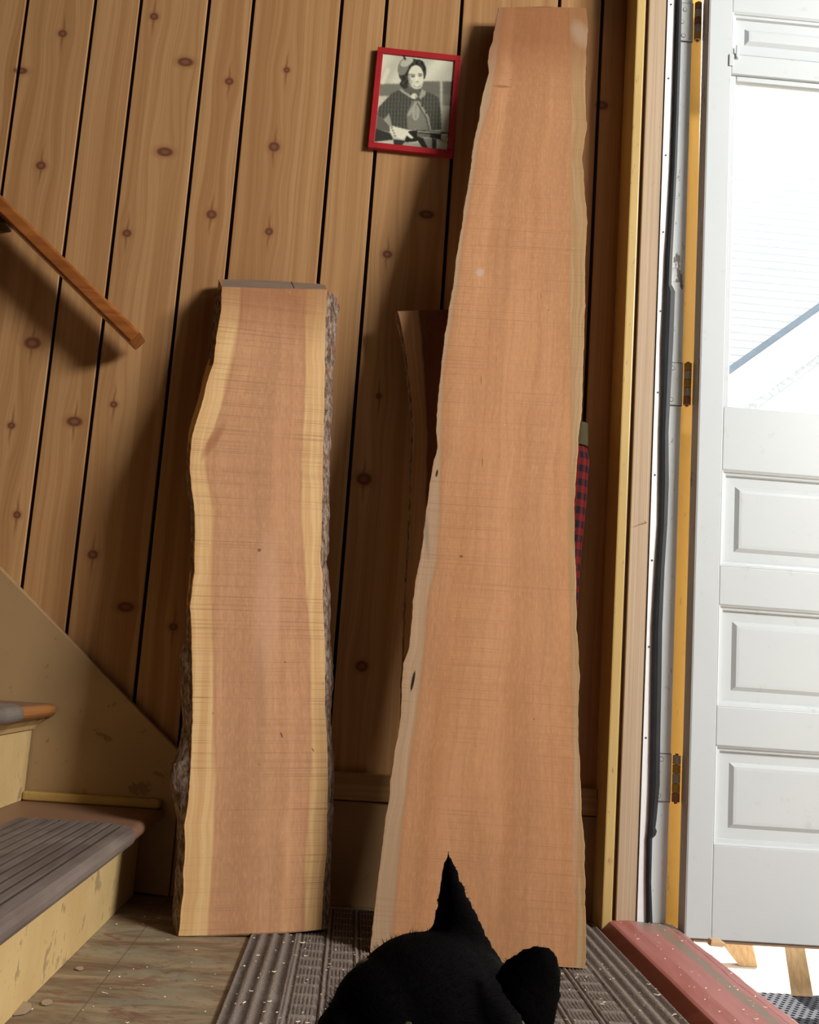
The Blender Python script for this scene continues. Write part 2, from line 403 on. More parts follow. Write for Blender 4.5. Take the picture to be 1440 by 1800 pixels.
for z0, z1 in ((0.184, 0.374), (0.451, 0.653), (0.731, 0.931), (1.862, 1.965)): panel(z0, z1)
# beads round the pane
for (a, b, c, d) in ((0.7225, 0.736, 1.063, 1.816), (1.346, 1.36, 1.063, 1.816), (0.736, 1.346, 1.063, 1.0665), (0.736, 1.346, 1.803, 1.816)):
    dbox('glazing_bead', a, b, c, d, y0=DF + 0.007, y1=DF + 0.02, bev=0.003)
gg = G('clear_window_glass', 0.03)
tr = gg.n.new('ShaderNodeBsdfTransparent'); gl = gg.n.new('ShaderNodeBsdfGlossy'); mx = gg.n.new('ShaderNodeMixShader')
gl.inputs['Roughness'].default_value = 0.03
tr.inputs[0].default_value = (0.97, 0.985, 0.98, 1)
fr = gg.n.new('ShaderNodeFresnel'); fr.inputs[0].default_value = 1.45
gg.t.links.new(fr.outputs[0], mx.inputs[0]); gg.t.links.new(tr.outputs[0], mx.inputs[1]); gg.t.links.new(gl.outputs[0], mx.inputs[2])
gg.t.links.new(mx.outputs[0], gg.n['Material Output'].inputs['Surface'])
M_GLASS = gg.m
MB().box(0.730, 1.352, DF + 0.0205, DF + 0.0235, 1.058, 1.812).obj('glass_pane', M_GLASS, door, DL)
# brown weather bar under the bottom rail
MB().box(DX0 + 0.018, DX1, DF + 0.004, DB, 0.0005, 0.0075).obj('weather_bar', worn_paint('brown_weather_bar', (0.30, 0.20, 0.12), (0.5, 0.4, 0.25), amount=0.5, sc=25), door, DL)
# little hook latch by the top of the pane
p = on_y(1292, 95, DF)
lt = MB().box(p[0] + .0015, p[0] + .0085, DF - 0.004, DF, p[2] - 0.012, p[2] + 0.020).box(p[0] - 0.013, p[0] - 0.003, DF - 0.003, DF, p[2] - 0.030, p[2] - 0.002).obj('latch', M_DOOR, door, DL, bevel=0.0015)
MB().cyl((p[0] + .005, DF - .004, p[2] - .009), (0, -1, 0), .0025, .0015, 10).obj('screw', M_DOOR, lt, DL)

M_HINGE = worn_paint('painted_hinge', (0.62, 0.63, 0.60), (0.33, 0.22, 0.16), (0.3, 0.2, 0.15), 0.25, 22, 0.45)
M_LEAF2 = worn_paint('grey_hinge_leaf', (0.60, 0.57, 0.53), (0.22, 0.16, 0.12), (0.2, 0.14, 0.1), 0.3, 25, 0.5)
M_KN = [plain('rusty_knuckle', (0.40, 0.20, 0.11), 0.6), plain('brass_knuckle', (0.62, 0.38, 0.09), 0.5), plain('grey_knuckle', (0.58, 0.51, 0.47), 0.5)]
def hinge(z, seq, scr):
    hz = 0.046
    L = np.array(DL)
    MB().box(0.6142, 0.6482, -0.1000, -0.0981, z - hz - .0016, z + hz + .0016).obj('dark_edge', M_NAIL, door, DL)  # slightly larger dark grey plate behind the leaf, showing as its outline
    lf = MB().box(0.6150, 0.6475, -0.1012, -0.0982, z - hz, z + hz).obj('hinge_leaf', M_HINGE, door, DL, bevel=0.0008)
    for (dx, dz) in scr:
        s_ = MB().cyl((0.6315 + dx, -0.1012, z + dz), (0, -1, 0), 0.0040, 0.0009, 14).cyl((0.6315 + dx, -0.1021, z + dz), (0, -1, 0), 0.0012, 0.0004, 6).obj('screw', M_HINGE, lf, DL)
        r_ = MB().cyl((0.6315 + dx, -0.1011, z + dz), (0, -1, 0), 0.0052, 0.0003, 14).obj('screw_ring', M_NAIL, lf, DL)
    MB().box(0.6680, 0.6704, -0.1405, -0.1070, z - hz, z + hz).obj('hinge_leaf', M_LEAF2, door, DL)
    kn = len(seq)
    for k, mi in enumerate(seq):
        z0 = z - hz + 2 * hz * k / kn
        MB().cyl((0.6575, -0.1050, z0 + 0.0006), (0, 0, 1), 0.0078, 2 * hz / kn - 0.0012, 16).obj('hinge_knuckle', M_KN[mi], door, DL, smooth=False)
    MB().cyl((0.6575, -0.1050, z - hz - 0.003), (0, 0, 1), 0.0032, 2 * hz + 0.006, 10).obj('hinge_pin', M_KN[0], door, DL)
hinge(on_y(1200, 1369, -.1)[2], (0, 1, 2, 1, 2), ((-.004, .036), (-.013, 0.0), (-.008, -.036)))
hinge(on_y(1200, 676, -.1)[2], (0, 2, 1, 2, 1), ((-.006, .034), (-.013, 0.004), (-.007, -.035)))
hinge(on_y(1215, 40, -.1)[2], (1, 2, 0, 2, 0), ((-.003, .030), (-.009, 0.0), (-.005, -.034)))

# ------------------------------------------------------------------ stairs
M_CREAM = worn_paint('cream_stair_paint', (0.66, 0.475, 0.215), (0.40, 0.28, 0.14), (0.28, 0.175, 0.08), 0.62, 17, 0.5, (1, 1.4, 1), (0.57, 0.385, 0.165))
M_SKIRT = worn_paint('grubby_tan_skirt', (0.42, 0.28, 0.135), (0.27, 0.16, 0.07), (0.2, 0.11, 0.05), 0.2, 7, 0.55, (1, 1, 1), (0.34, 0.215, 0.10))
M_TREAD = worn_paint('brown_tread_paint', (0.235, 0.125, 0.075), (0.30, 0.14, 0.06), (0.1, 0.06, 0.04), 0.3, 12, 0.45)
M_NOSE = wood('worn_orange_nosing', (0.46, 0.20, 0.06), (0.26, 0.09, 0.028), 'y', 120, 0.4)
stair = empty('staircase', (-0.41, -0.5, 0)); tag(stair, 'cream and brown painted stairs climbing left along the panelled wall', 'stairs')
SL = (-0.41, -0.5, 0)
RISE = [0.0, 0.170, 0.362, 0.554, 0.746, 0.938]
RX = [-0.405, -0.642, -0.872, -1.102, -1.332]
YN = -1.35
for k in range(5):
    z0, z1 = RISE[k], RISE[k + 1]
    MB().box(RX[k] - 0.02, RX[k], YN, -0.0265, z0, z1 - 0.026).obj('riser', M_CREAM, stair, SL, bevel=0.0015)
    xb = RX[k + 1] if k < 4 else -1.60
    # tread board with a rounded nose
    ov = 0.044
    pts = [(xb, z1 - 0.026), (RX[k] + ov - 0.012, z1 - 0.026)]
    for q in np.linspace(-math.pi / 2, math.pi / 2, 8):
        pts.append((RX[k] + ov - 0.013 + 0.013 * math.cos(q), z1 - 0.013 + 0.013 * math.sin(q)))
    pts.append((xb, z1))
    MB().prism([(x, YN, z) for x, z in pts], (0, -0.0265 - YN, 0)).obj('tread', M_TREAD, stair, SL)
    if k:
        nz = []
        for q in np.linspace(-math.pi * 0.55, math.pi * 0.55, 10):
            nz.append((RX[k] + ov - 0.013 + 0.0132 * math.cos(q), z1 - 0.013 + 0.0132 * math.sin(q)))
        MB().prism([(x, YN, z) for x, z in nz], (0, -0.027 - YN, 0)).obj('nosing', M_NOSE, stair, SL)
        cv = [(RX[k] + 0.0004, z1 - 0.027), (RX[k] + 0.024, z1 - 0.027), (RX[k] + 0.022, z1 - 0.033), (RX[k] + 0.010, z1 - 0.043), (RX[k] + 0.005, z1 - 0.052), (RX[k] + 0.0004, z1 - 0.052)]
        MB().prism([(x, YN, z) for x, z in cv], (0, -0.027 - YN, 0)).obj('cove_moulding', M_CREAM, stair, SL)
# skirt board on the wall
a, b = on_y(0, 998, -0.02), on_y(305, 1310, -0.02)
sl = (a[2] - b[2]) / (a[0] - b[0])
def skz(x): return b[2] + sl * (x - b[0])
MB().prism([(-1.60, -0.022, 0.1), (-0.3365, -0.022, 0.0), (-0.3365, -0.022, skz(-0.3365)), (-1.60, -0.022, skz(-1.60))], (0, 0.0215, 0)).obj('skirt_board', M_SKIRT, stair, SL, bevel=0.002)
# quarter-round ledge where the first tread meets the skirt
MB().box(-0.641, -0.369, -0.046, -0.0223, 0.1705, 0.1890).obj('ledge_moulding', worn_paint('yellow_ledge', (0.52, 0.33, 0.10), (0.3, 0.18, 0.07), amount=0.25, sc=20), stair, SL, bevel=0.006, seg=3)
MB().box(-1.60, -0.66, YN, -0.03, 0.0, 0.14).obj('carcass', M_CREAM, stair, SL)

# ribbed rubber mats tacked on the treads
def tread_mat(k, yfar, ynear, label):
    z1 = RISE[k + 1] + 0.0006; xf = RX[k] + 0.044; xb = RX[k] - 0.168
    prof = []
    ql = -0.62 if k == 0 else -0.30
    for q in np.linspace(ql * math.pi, 0.5 * math.pi, 9):
        prof.append((xf - 0.013 + 0.0165 * math.cos(q), z1 - 0.0135 + 0.0165 * math.sin(q)))
    x = xf - 0.020; first = True
    while x > xb + 0.02:
        for dx, dz in ((0, 0.0042), (-0.0030, 0.0042), (-0.0040, 0.0004), (-0.0090, 0.0004), (-0.0100, 0.0042), (-0.0165, 0.0042)): prof.append((x + dx, z1 + dz))
        x -= 0.0185
    prof += [(xb, z1 + 0.003), (xb, z1 + 0.0001)]
    bot = [(xf - 0.022, z1 + 0.0001)]
    for q in np.linspace(0.5 * math.pi, ql * math.pi, 9): bot.append((xf - 0.013 + 0.0143 * math.cos(q), z1 - 0.0138 + 0.0143 * math.sin(q)))
    poly = prof + bot
    yy = np.linspace(ynear, yfar, 24); vs, fs, n = [], [], len(poly)
    for i, y in enumerate(yy):
        for j, (x, z) in enumerate(poly):
            e = 0.0
            if i == len(yy) - 1: e = -0.035 * max(0, (x - (xf - 0.05)) / 0.05) + mnoise.noise(Vector((x * 60, 3, k))) * 0.004
            vs.append((x, y + e, z))
        if i:
            for j in range(n): b_ = i * n; fs.append((b_ + j, b_ - n + j, b_ - n + (j + 1) % n, b_ + (j + 1) % n))
    fs += [tuple(range(n)), tuple(range(len(vs) - n, len(vs)))[::-1]]
    me = mesh_np('stair_tread_mat', vs, fs, False)
    dt = [1.0 if (p[1] < z1 + 0.001 and p[0] < xf - 0.022) else 0.0 for p in poly] * len(yy)  # marks groove floors, where shade between the ribs is painted in
    at = me.attributes.new('dirt_or_shade', 'FLOAT', 'POINT'); at.data.foreach_set('value', np.array(dt, 'f'))
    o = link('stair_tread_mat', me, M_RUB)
    bm = bmesh.new(); bm.from_mesh(o.data); bmesh.ops.recalc_face_normals(bm, faces=bm.faces); bm.to_mesh(o.data); bm.free()
    return tag(o, label, 'tread mat', 'rubber mats on the stair treads')
def rub():
    g = G('worn_brown_rubber', 0.55, 0.35)
    n = g.noise(g.scale(g.obj(), 40, 4, 40), 1, 5, 0.6); n2 = g.noise(g.obj(), 7, 4, 0.6)
    c = g.mix(g.ss(n, 0.3, 0.7), (0.115, 0.085, 0.072), (0.175, 0.145, 0.125))
    c = g.mix(g.ss(n2, 0.5, 0.7, 0, 0.5), c, (0.24, 0.20, 0.155))
    c = g.mix(g.attr('dirt_or_shade').outputs['Fac'], c, (0.035, 0.025, 0.02))  # groove shade put into the colour so the ribs stand out
    return g.out(c)
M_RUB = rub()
q = on_z(233, 1462, 0.172)
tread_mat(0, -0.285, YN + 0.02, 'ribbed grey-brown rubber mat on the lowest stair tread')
q2 = on_y(25, 1240, -0.1)
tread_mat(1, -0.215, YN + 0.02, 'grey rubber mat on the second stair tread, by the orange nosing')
# curl of white paint hanging from the mat's torn end
pc = [on_z(198, 1487, 0.158), on_z(212, 1480, 0.158), on_z(219, 1479, 0.160), on_z(221, 1472, 0.166)]
cv = MB()
for i in range(3):
    a_, b_ = np.array(pc[i]), np.array(pc[i + 1]); d = Vector(b_ - a_)
    cv.cyl(tuple(a_), tuple(d), 0.0011, d.length, 6)
tag(cv.obj('paint_curl', plain('white_paint_curl', (0.8, 0.8, 0.76), 0.5)), 'curl of white paint hanging at the torn end of the lowest tread mat', 'paint flake')

# ------------------------------------------------------------------ handrail
hr = empty('handrail', (-0.5, -0.07, 1.12)); HL = (-0.5, -0.07, 1.12)
tag(hr, 'orange-brown varnished handrail sloping down the panelled wall', 'handrail')
A, B = on_y(0, 341, -0.10), on_y(246, 583, -0.10)
d = Vector(A - B).normalized(); up = Vector((0, -0.0, 1)); up = (up - d * up.dot(d)).normalized()
Bc = np.array([B[0], -0.0675, B[2]]) - np.array(up) * 0.015
sec = [(-.0325, -.011), (-.029, -.015), (.029, -.015), (.0325, -.011), (.0325, .011), (.029, .015), (-.028, .015), (-.0325, .010)]
poly = []
for (yy, uu) in sec:   # yy: away from the camera, uu: along up
    poly.append(np.array(Bc) + np.array([0, yy, 0]) + np.array(up) * uu)
MB().prism(poly, np.array(d) * 1.35).obj('rail', wood('orange_varnish', (0.36, 0.125, 0.030), (0.22, 0.066, 0.017), 'x', 70, 0.3), hr, HL, bevel=0.002)
for t in (0.42, 1.15):
    c = np.array(Bc) + np.array(d) * t - np.array(up) * 0.012
    MB().box(c[0] - .012, c[0] + .012, -0.050, -0.0002, c[2] - .018, c[2] + .000).obj('bracket', plain('dark_bracket', (0.08, 0.05, 0.03), 0.5), hr, HL, bevel=.002)

# ------------------------------------------------------------------ framed photograph
cs = [on_y(x, y, -0.013) for x, y in ((660, 82), (809, 98), (798.7, 275), (651, 259))]       # TL TR BR BL
c0 = sum(cs) / 4
ux = (cs[1] - cs[0] + cs[2] - cs[3]) / 2; wpx = np.linalg.norm(ux); ux = ux / wpx; ux[1] = 0
uz = (cs[0] - cs[3] + cs[1] - cs[2]) / 2; hpx = np.linalg.norm(uz)
ux = ux / np.linalg.norm(ux); uz = np.array([-ux[2], 0, ux[0]])
pf = empty('picture_frame', (c0[0], -0.0065, c0[2]), [[ux[0], 0, uz[0]], [0, 1, 0], [ux[2], 0, uz[2]]])
tag(pf, 'red picture frame with a black and white portrait, hung on the panelling', 'picture')
M_RED = plain('red_frame', (0.40, 0.018, 0.022), 0.4, 0.4, var=0.05)
hw, hh = wpx / 2, hpx / 2; fw = 0.0138
for (x0, x1, z0, z1) in ((-hw, hw, hh - fw, hh), (-hw, hw, -hh, -hh + fw), (-hw, -hw + fw, -hh + fw, hh - fw), (hw - fw, hw, -hh + fw, hh - fw)):
    MB().box(x0, x1, -0.0075, 0.0062, z0, z1).obj('frame_side', M_RED, pf, bevel=0.0012)
# the print itself: tones painted point by point
PW, PH = 150, 188
s_, t_ = np.meshgrid(np.linspace(0, 1, PW), np.linspace(0, 1, PH))
q_ = lambda a, b, c, d: (a * (1 - s_) + b * s_) * (1 - t_) + (d * (1 - s_) + c * s_) * t_
X_, Y_ = q_(250, 1250, 1185, 190), q_(195, 300, 1535, 1445)
def inpoly(P):
    r = np.zeros(X_.shape, bool); n = len(P)
    for i in range(n):
        (xa, ya), (xb_, yb) = P[i], P[(i + 1) % n]
        if ya == yb: continue
        c = ((ya > Y_) != (yb > Y_)) & (X_ < (xb_ - xa) * (Y_ - ya) / (yb - ya) + xa); r ^= c
    return r
def ell(cx, cy, rx, ry, a=0):
    ca, sa = math.cos(a), math.sin(a); u = (X_ - cx) * ca + (Y_ - cy) * sa; v = -(X_ - cx) * sa + (Y_ - cy) * ca
    return (u / rx) ** 2 + (v / ry) ** 2 < 1
def seg(xa, ya, xb_, yb, w):
    dx, dy = xb_ - xa, yb - ya; t = np.clip(((X_ - xa) * dx + (Y_ - ya) * dy) / (dx * dx + dy * dy), 0, 1)
    return np.hypot(X_ - xa - t * dx, Y_ - ya - t * dy) < w
def blur(a, k=1):
    for _ in range(k):
        p_ = np.pad(a, 1, mode='edge'); a = (p_[1:-1, 1:-1] * 4 + p_[:-2, 1:-1] + p_[2:, 1:-1] + p_[1:-1, :-2] + p_[1:-1, 2:]) / 8
    return a
v = 0.78 + 0.05 * np.sin(X_ / 60 + Y_ / 90)
v[(Y_ > 620) & (Y_ < 800)] = 0.44; v[(Y_ > 580) & (X_ > 820)] = 0.40; v[(Y_ > 760) & (X_ > 820)] = 0.47; v[(Y_ > 915) & (X_ > 820)] = 0.66
v[(Y_ > 790) & (X_ < 420)] = 0.76; v[seg(1065, 560, 1085, 1010, 18)] = 0.72
v[seg(330, 430, 270, 600, 30)] = 0.85
v = blur(v, 4)
v[inpoly([(310, 1110), (375, 1030), (430, 1210), (390, 1225)])] = 0.60
v[inpoly([(530, 690), (400, 750), (330, 830), (225, 950), (210, 1060), (310, 1112), (375, 1030), (420, 1200), (640, 1250), (940, 1262), (1090, 1240), (1085, 1160), (1075, 1000), (1040, 800), (900, 730), (800, 690)])] = 0.29
kn_ = (v == 0.29); v[kn_] += (0.06 * np.sin(X_ / 7.0 + 0.35 * np.sin(Y_ / 14)) + 0.015 * np.sin(Y_ / 9))[kn_]
v[inpoly([(212, 1060), (300, 1112), (400, 1220), (400, 1290), (205, 1245)])] = 0.36
v[inpoly([(680, 850), (740, 850), (900, 1080), (940, 1262), (640, 1245), (610, 1060)])] = 0.46
v[inpoly([(730, 850), (615, 1050), (650, 1070), (748, 880)])] = 0.62
v[ell(735, 1020, 52, 105)] = 0.62; v[seg(735, 930, 735, 1090, 5)] = 0.48
v[seg(765, 870, 900, 1080, 20)] = 0.58; v[seg(900, 1080, 940, 1255, 18)] = 0.55; v[seg(750, 880, 880, 1090, 5)] = 0.15; v[seg(880, 1090, 925, 1255, 6)] = 0.15
v[ell(815, 920, 10, 14)] = 0.1; v[ell(873, 1020, 10, 14)] = 0.1
v[seg(520, 705, 665, 800, 16)] = 0.62; v[inpoly([(770, 800), (800, 690), (865, 720), (860, 770), (790, 835)])] = 0.60
v[inpoly([(530, 690), (600, 640), (770, 690), (790, 750), (700, 775)])] = 0.36
v[ell(705, 790, 42, 40)] = 0.86; v[seg(722, 780, 735, 830, 5)] = 0.4
v[ell(632, 440, 158, 185)] = 0.14; v[ell(815, 450, 40, 105)] = 0.13; v[ell(720, 350, 110, 75)] = 0.14
v[ell(545, 620, 42, 50)] = 0.17
hr_ = v < 0.18; v[hr_] += (0.05 + 0.07 * np.sin(X_ / 11 + 2.2 * np.sin(Y_ / 23)))[hr_]
v[ell(540, 380, 72, 125, 0.25)] = 0.47; v[ell(585, 315, 95, 55, -0.5)] = 0.70; v[seg(540, 230, 560, 275, 12)] = 0.14
v[ell(715, 515, 106, 158, -0.06)] = 0.86; v[ell(735, 630, 74, 62)] = 0.84; v[ell(575, 650, 40, 40)] = 0.2
v[inpoly([(610, 470), (640, 470), (650, 640), (620, 600)])] = 0.62
v[ell(675, 514, 30, 13)] = 0.33; v[ell(772, 505, 24, 12)] = 0.35; v[seg(640, 490, 705, 490, 6)] = 0.35; v[seg(750, 480, 800, 485, 6)] = 0.35
v[ell(740, 590, 22, 10)] = 0.56; v[ell(738, 640, 50, 25)] = 0.36; v[ell(738, 637, 41, 18)] = 0.93; v[ell(738, 616, 62, 22)] = 0.84; v[ell(735, 680, 42, 9)] = 0.78; v[seg(640, 590, 660, 655, 10)] = 0.62
v[seg(728, 520, 722, 575, 8)] = 0.95; v[ell(660, 590, 20, 26)] = 0.72
v[inpoly([(195, 1240), (400, 1300), (450, 1390), (190, 1425)])] = 0.20; v[inpoly([(190, 1425), (450, 1390), (455, 1460), (190, 1450)])] = 0.74
v[inpoly([(450, 1385), (640, 1400), (600, 1475), (455, 1465)])] = 0.18; v[inpoly([(600, 1420), (780, 1430), (870, 1510), (560, 1475)])] = 0.58
v[inpoly([(650, 1270), (780, 1252), (1190, 1288), (1182, 1410), (1060, 1375), (830, 1335), (760, 1412), (640, 1422), (600, 1400)])] = 0.13
v[inpoly([(740, 1350), (850, 1360), (935, 1510), (850, 1505)])] = 0.14; v[inpoly([(850, 1370), (980, 1370), (980, 1520), (925, 1512)])] = 0.48
v[inpoly([(970, 1360), (1030, 1380), (1030, 1535), (975, 1522)])] = 0.16; v[inpoly([(1030, 1400), (1190, 1440), (1190, 1540), (1035, 1535)])] = 0.77
v[inpoly([(765, 1258), (1090, 1285), (1090, 1300), (770, 1285)])] = 0.58; v[inpoly([(760, 1290), (950, 1312), (940, 1350), (770, 1350)])] = 0.40
v[inpoly([(390, 1210), (520, 1230), (660, 1268), (640, 1285), (720, 1360), (690, 1375), (620, 1330), (570, 1385), (480, 1350), (400, 1290)])] = 0.88
for a_ in (0, .33, .66, 1): v[ell(420 + 50 * a_, 1230 + 105 * a_, 11, 11)] = 0.3
v[inpoly([(1090, 1300), (1180, 1298), (1182, 1405), (1130, 1400), (1090, 1370)])] = 0.84
for x in (1115, 1140, 1160): v[seg(x, 1330, x, 1400, 4)] = 0.4
v = blur(v, 3)
vs = []; fs = []
iw, ih = hw - fw + 0.001, hh - fw + 0.001
for j in range(PH):
    for i in range(PW): vs.append((-iw + 2 * iw * i / (PW - 1), -0.0030, ih - 2 * ih * j / (PH - 1)))
for j in range(PH - 1):
    for i in range(PW - 1): b = j * PW + i; fs.append((b, b + PW, b + PW + 1, b + 1))
me = mesh_np('photograph', vs, fs, False)
ca = me.color_attributes.new('tone', 'FLOAT_COLOR', 'POINT')
v += rng.normal(0, 0.018, v.shape)
lin = np.clip(v.ravel(), 0, 1) ** 2.0
ca.data.foreach_set('color', np.stack([lin * .98, lin * .95, lin * .72, np.ones_like(lin)], 1).astype('f').ravel())
g = G('sepia_print', 0.45, 0.3); g.out(g.attr('tone').outputs['Color'])
tag(link('photograph', me, g.m, pf), 'black and white photograph of a smiling woman in a cardigan holding a rifle')
MB().box(-hw + .002, hw - .002, -0.0028, 0.006, -hh + .002, hh - .002).obj('backing_card', plain('card', (0.3, 0.25, 0.18)), pf)

# ================================================================== THE SLABS
def slab_mat(name, heart, heart2, sap, sap2, stain, band_l=None, band_r=None, cracks=(), saw=1.0, sawdark=(0.22, 0.10, 0.05), top_stain=0.0, seed=0.0, dull=None):
    """sawn face: object coords u = across, w = up; attributes sl / sr = distance inside the left / right heartwood border"""
    g = G(name, 0.62, 0.2)
    u, y, w = g.xyz()
    sl = g.attr('sl').outputs['Fac']; sr = g.attr('sr').outputs['Fac']; gu = g.attr('gu').outputs['Fac']
    wob = g.ma('MULTIPLY', g.ma('SUBTRACT', g.noise(g.comb(g.ma('MULTIPLY', gu, 9), seed, g.ma('MULTIPLY', w, 2.4)), 1, 3), 0.5), 0.05)
    gx = g.ma('ADD', gu, wob)
    broad = g.noise(g.comb(g.ma('MULTIPLY', gx, 26), seed + 2, g.ma('MULTIPLY', w, 0.55)), 1, 3, 0.5)
    fine = g.noise(g.comb(g.ma('MULTIPLY', gx, 230), seed + 4, g.ma('MULTIPLY', w, 3.2)), 1, 4, 0.62)
    rings = g.ma('SINE', g.ma('MULTIPLY', g.ma('ADD', gx, g.ma('MULTIPLY', g.noise(g.comb(g.ma('MULTIPLY', gu, 7), seed + 6, g.ma('MULTIPLY', w, 1.3)), 1, 2), 0.16)), 330))
    mott = g.noise(g.comb(g.ma('MULTIPLY', u, 16), seed + 8, g.ma('MULTIPLY', w, 11)), 1, 4, 0.6)
    c = g.mix(g.ss(broad, 0.32, 0.68), heart2, heart)
    c = g.mix(g.ss(fine, 0.42, 0.80, 0, 0.28), c, stain)
    c = g.mix(g.ss(rings, 0.5, 1.0, 0, 0.16), c, stain)
    c = g.mix(g.ss(mott, 0.40, 0.75, 0, 0.18), c, tuple(min(1, x * 1.25) for x in heart))
    wn = g.ma('MULTIPLY', g.ma('SUBTRACT', g.noise(g.comb(0.3, seed, g.ma('MULTIPLY', w, 22)), 1, 3), 0.5), 0.006)
    b2 = g.noise(g.comb(g.ma('MULTIPLY', gx, 11), seed + 31, g.ma('MULTIPLY', w, 0.7)), 1, 4, 0.6)
    c = g.mix(g.ss(b2, 0.36, 0.62, 0.0, 0.55), c, tuple(x * 0.74 for x in heart2))
    fl = g.noise(g.comb(g.ma('MULTIPLY', u, 210), seed + 33, g.ma('MULTIPLY', w, 75)), 1, 4, 0.65)
    c = g.mix(g.ss(fl, 0.46, 0.70, 0, 0.19), c, tuple(min(1, x * 1.35) for x in heart))
    c = g.mix(g.ss(fl, 0.30, 0.46, 0.20, 0), c, stain)
    sc = g.mix(g.ss(g.noise(g.comb(g.ma('MULTIPLY', gx, 120), seed + 9, g.ma('MULTIPLY', w, 2)), 1, 3), 0.35, 0.7), sap2, sap)
    ml = g.ss(g.ma('ADD', sl, wn), -0.0035, 0.0025, 1, 0); mr = g.ss(g.ma('ADD', sr, wn), -0.0035, 0.0025, 1, 0)
    c = g.mix(ml, c, band_l or sc); c = g.mix(mr, c, band_r or sc)
    if band_l: c = g.mix(g.ma('MULTIPLY', ml, g.ss(fine, 0.35, 0.7, 0, 0.5)), c, sc)
    if band_r: c = g.mix(g.ma('MULTIPLY', mr, g.ss(fine, 0.35, 0.7, 0, 0.5)), c, sc)
    # darker line where sapwood meets heartwood
    edge = g.ma('MAXIMUM', g.ss(g.ma('ABSOLUTE', sl), 0.0005, 0.006, 0.30, 0), g.ss(g.ma('ABSOLUTE', sr), 0.0005, 0.005, 0.22, 0))
    c = g.mix(edge, c, stain)
    # band-saw lines across the board, here and there
    jit = g.ma('MULTIPLY', g.noise(g.comb(g.ma('MULTIPLY', u, 3), seed, g.ma('MULTIPLY', w, 1.5)), 1, 2), 0.010)
    sw = g.noise(g.comb(g.ma('MULTIPLY', u, 1.5), seed + 11, g.ma('MULTIPLY', g.ma('ADD', w, jit), 420)), 1, 2, 0.6)
    swm = g.ss(g.noise(g.comb(g.ma('MULTIPLY', u, 9), seed + 13, g.ma('MULTIPLY', w, 5)), 1, 3), 0.38, 0.60, 0.18, 1)
    c = g.mix(g.ma('MULTIPLY', g.ss(sw, 0.52, 0.72, 0, 0.42 * saw), swm), c, sawdark)
    if top_stain:
        tn = g.noise(g.comb(g.ma('MULTIPLY', u, 14), seed + 15, g.ma('MULTIPLY', w, 9)), 1, 4, 0.6)
        k = g.ma('MULTIPLY', g.ss(g.ma('ADD', w, g.ma('MULTIPLY', tn, 0.12)), top_stain - 0.10, top_stain + 0.06), 0.62)
        c = g.mix(k, c, (0.26, 0.095, 0.035))
    sp = g.noise(g.comb(g.ma('MULTIPLY', u, 130), seed + 17, g.ma('MULTIPLY', w, 110)), 1, 2, 0.5)
    c = g.mix(g.ss(sp, 0.775, 0.80, 0, 0.8), c, (0.09, 0.04, 0.02))
    lt = g.noise(g.comb(g.ma('MULTIPLY', u, 150), seed + 21, g.ma('MULTIPLY', w, 130)), 1, 2, 0.5)
    c = g.mix(g.ss(lt, 0.785, 0.80, 0, 0.6), c, (0.80, 0.62, 0.42))
    for (cu, cw, ru, rw, tilt, col, st) in cracks:
        du = g.ma('SUBTRACT', u, cu); dw = g.ma('SUBTRACT', w, cw)
        du2 = g.ma('ADD', du, g.ma('MULTIPLY', dw, tilt))
        a_ = g.ma('DIVIDE', du2, ru); b_ = g.ma('DIVIDE', dw, rw)
        k = g.ss(g.ma('ADD', g.ma('MULTIPLY', a_, a_), g.ma('MULTIPLY', b_, b_)), 0.0 if st < 0.8 else 0.45, 1.4 if st < 0.8 else 1.1, st, 0)
        c = g.mix(k, c, col)
    g.bump(g.ma('ADD', g.ma('MULTIPLY', sw, g.ma('MULTIPLY', swm, 0.8)), fine), 0.22, 0.0008)
    return g.out(c)

